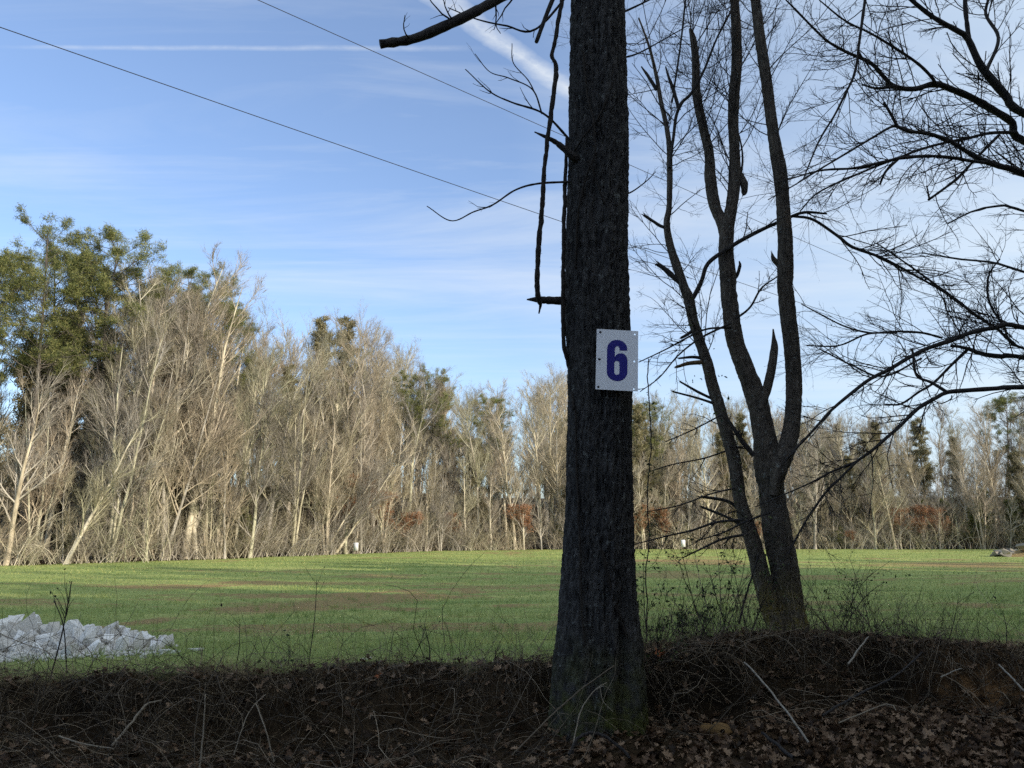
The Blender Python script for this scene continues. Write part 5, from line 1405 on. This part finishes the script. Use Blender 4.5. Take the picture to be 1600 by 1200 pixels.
    # tall emergent crowns
    for u, Y, i, s, lab in ((250, 57, 1, 1.02, 'tallest pale bare tree left of centre with a high fan of branches'), (285, 58, 6, 1.0, 'tall pale bare tree beside the tallest left one'), (205, 52.5, 0, .93, 'pale slim-crowned tree in front of the right flank of the left pines'), (240, 53.5, 1, .97, 'pale upright tree left of the tallest high-fanned tree'), (266, 54.5, 4, .95, 'pale tree of several stems below the tallest high-fanned tree'), (300, 56, 1, .97, 'pale upright tree in front of the dark pine left of centre'), (332, 57, 0, .97, 'pale upright tree on the right slope of the left wood'), (225, 56, 0, .98, 'tall pale bare tree on the left of the tallest one'), (470, 76, 3, 1.0, 'tall bare tree with a rounded crown against the sky left of centre'), (585, 77, 6, 1.03, 'tallest spreading bare crown against the sky in the centre'), (540, 78, 3, .97, 'bare crown close left of the tallest central one'), (430, 74, 1, 1.0, 'thin bare crown between the left wood and the central crowns'), (860, 92, 6, 1.0, 'bare tree whose crown touches the left side of the big trunk')):
        x = (u - 800) / F * Y; mk_bare(i, x, Y, skyline(x, Y) / TOP_BARE[i] * s, u * .37, lab, 'tree', None)
    # leaning pale trunks at the field edge
    for u, Y, i, s, tilt, lab in ((512, 67, 5, .62, .42, 'pale trunk leaning right at the field edge, left of the white marker'), (530, 67.5, 0, .6, .5, 'second pale trunk leaning right, crossing behind the white marker'), (120, 47, 0, .6, .30, 'pale trunk leaning right below the left pines'), (355, 58, 4, .6, 0, 'pale forked tree with twisted limbs at the left field edge'), (30, 45.5, 3, .66, .08, 'pale tree at the far left field edge')):
        x = (u - 800) / F * Y; mk_bare(i, x, Y, s, 0.2, lab, 'tree', None, tilt=(0, tilt))
    # russet leaves still hanging
    for u, off, i, s in ((560, 1.0, 0, 1.05), (600, 1.5, 1, 1.1), (640, .8, 1, .75), (818, .6, 1, .95), (1000, .6, 0, .75), (1030, .8, 1, .9), (1395, .6, 0, .7), (1430, .9, 1, .95), (1455, .7, 0, .7), (1320, .2, 1, .4), (1180, 1, 1, .6), (705, 2, 0, .6)):
        Y = 70.0
        for q in range(12): Y = .5 * Y + .5 * (float(yline((u - 800) / F * Y)) + off)
        x = (u - 800) / F * Y; rg = region(x, Y)
        mk_rus(i, x, Y, s, u * .2, f'small tree still holding russet leaves {rg}', 'tree', f'russet leaved trees {rg}')
    # brush along the wood edge
    x = -46.0
    while x < 66:
        slope = abs(yline(x + .5) - yline(x - .5))
        x += 1.55 * rng.uniform(.6, 1.4) / math.sqrt(1 + slope ** 2)
        for off in (.3, 2.2, 5.0):
            if rng.uniform() < .26: continue
            y = float(yline(x)) + off + rng.uniform(-.5, 1.2)
            if abs(x) > y * .72 + 4: continue
            rg = region(x, y)
            mk_brush(int(rng.integers(0, 3)), x, y, rng.uniform(.45, 1.2), rng.uniform(0, 6.28), f'tangled bare brush along the wood edge {rg}', 'brush', f'edge brush {rg}')
    # dark evergreens at the shaded right corner
    for i in range(9):
        x = 48 + i * 2.2 + rng.uniform(-.6, .6); y = 88.5 + rng.uniform(0, 4)
        mk_dark(0, x, y, rng.uniform(.55, .8), rng.uniform(0, 6), 'dark evergreen in the shaded corner at the right end of the field', 'tree', 'dark evergreens of the right corner')
    for i in range(14):
        x = rng.uniform(60, 68); y = rng.uniform(66, 88)
        mk_cedar(int(rng.integers(0, 3)), x, y, rng.uniform(.5, .68), rng.uniform(0, 6), 'dark evergreen beyond the right edge of the picture', 'tree', 'evergreens beyond the right edge')
    # woods on the near side of the road, around and behind the viewpoint: they shade the bank and the near field
    for i in range(222):
        if i < 165:
            x = rng.uniform(14, 125); y = rng.uniform(-14, 24)
        elif i < 205:
            x = rng.uniform(8, 34); y = rng.uniform(-14, -3) + .12 * (x - 8)
        else:
            x = rng.uniform(-8, 14); y = rng.uniform(-26, -12)
        if math.hypot(x, y) < 8 or (y > -2 and x < y * .75 + 8): continue
        if i < 165 and rng.uniform() < .45:
            mk_bare(int(rng.integers(0, 7)), x, y, rng.uniform(1.0, 1.3), rng.uniform(0, 6), 'bare tree in the wood on the near side of the road', 'tree', 'bare trees on the near side of the road')
        else:
            mk_cedar(int(rng.integers(0, 3)), x, y, rng.uniform(1.0, 1.35) if i < 165 else rng.uniform(.85, 1.2), rng.uniform(0, 6), 'dark evergreen in the wood on the near side of the road', 'tree', 'evergreens on the near side of the road')
build_woods()
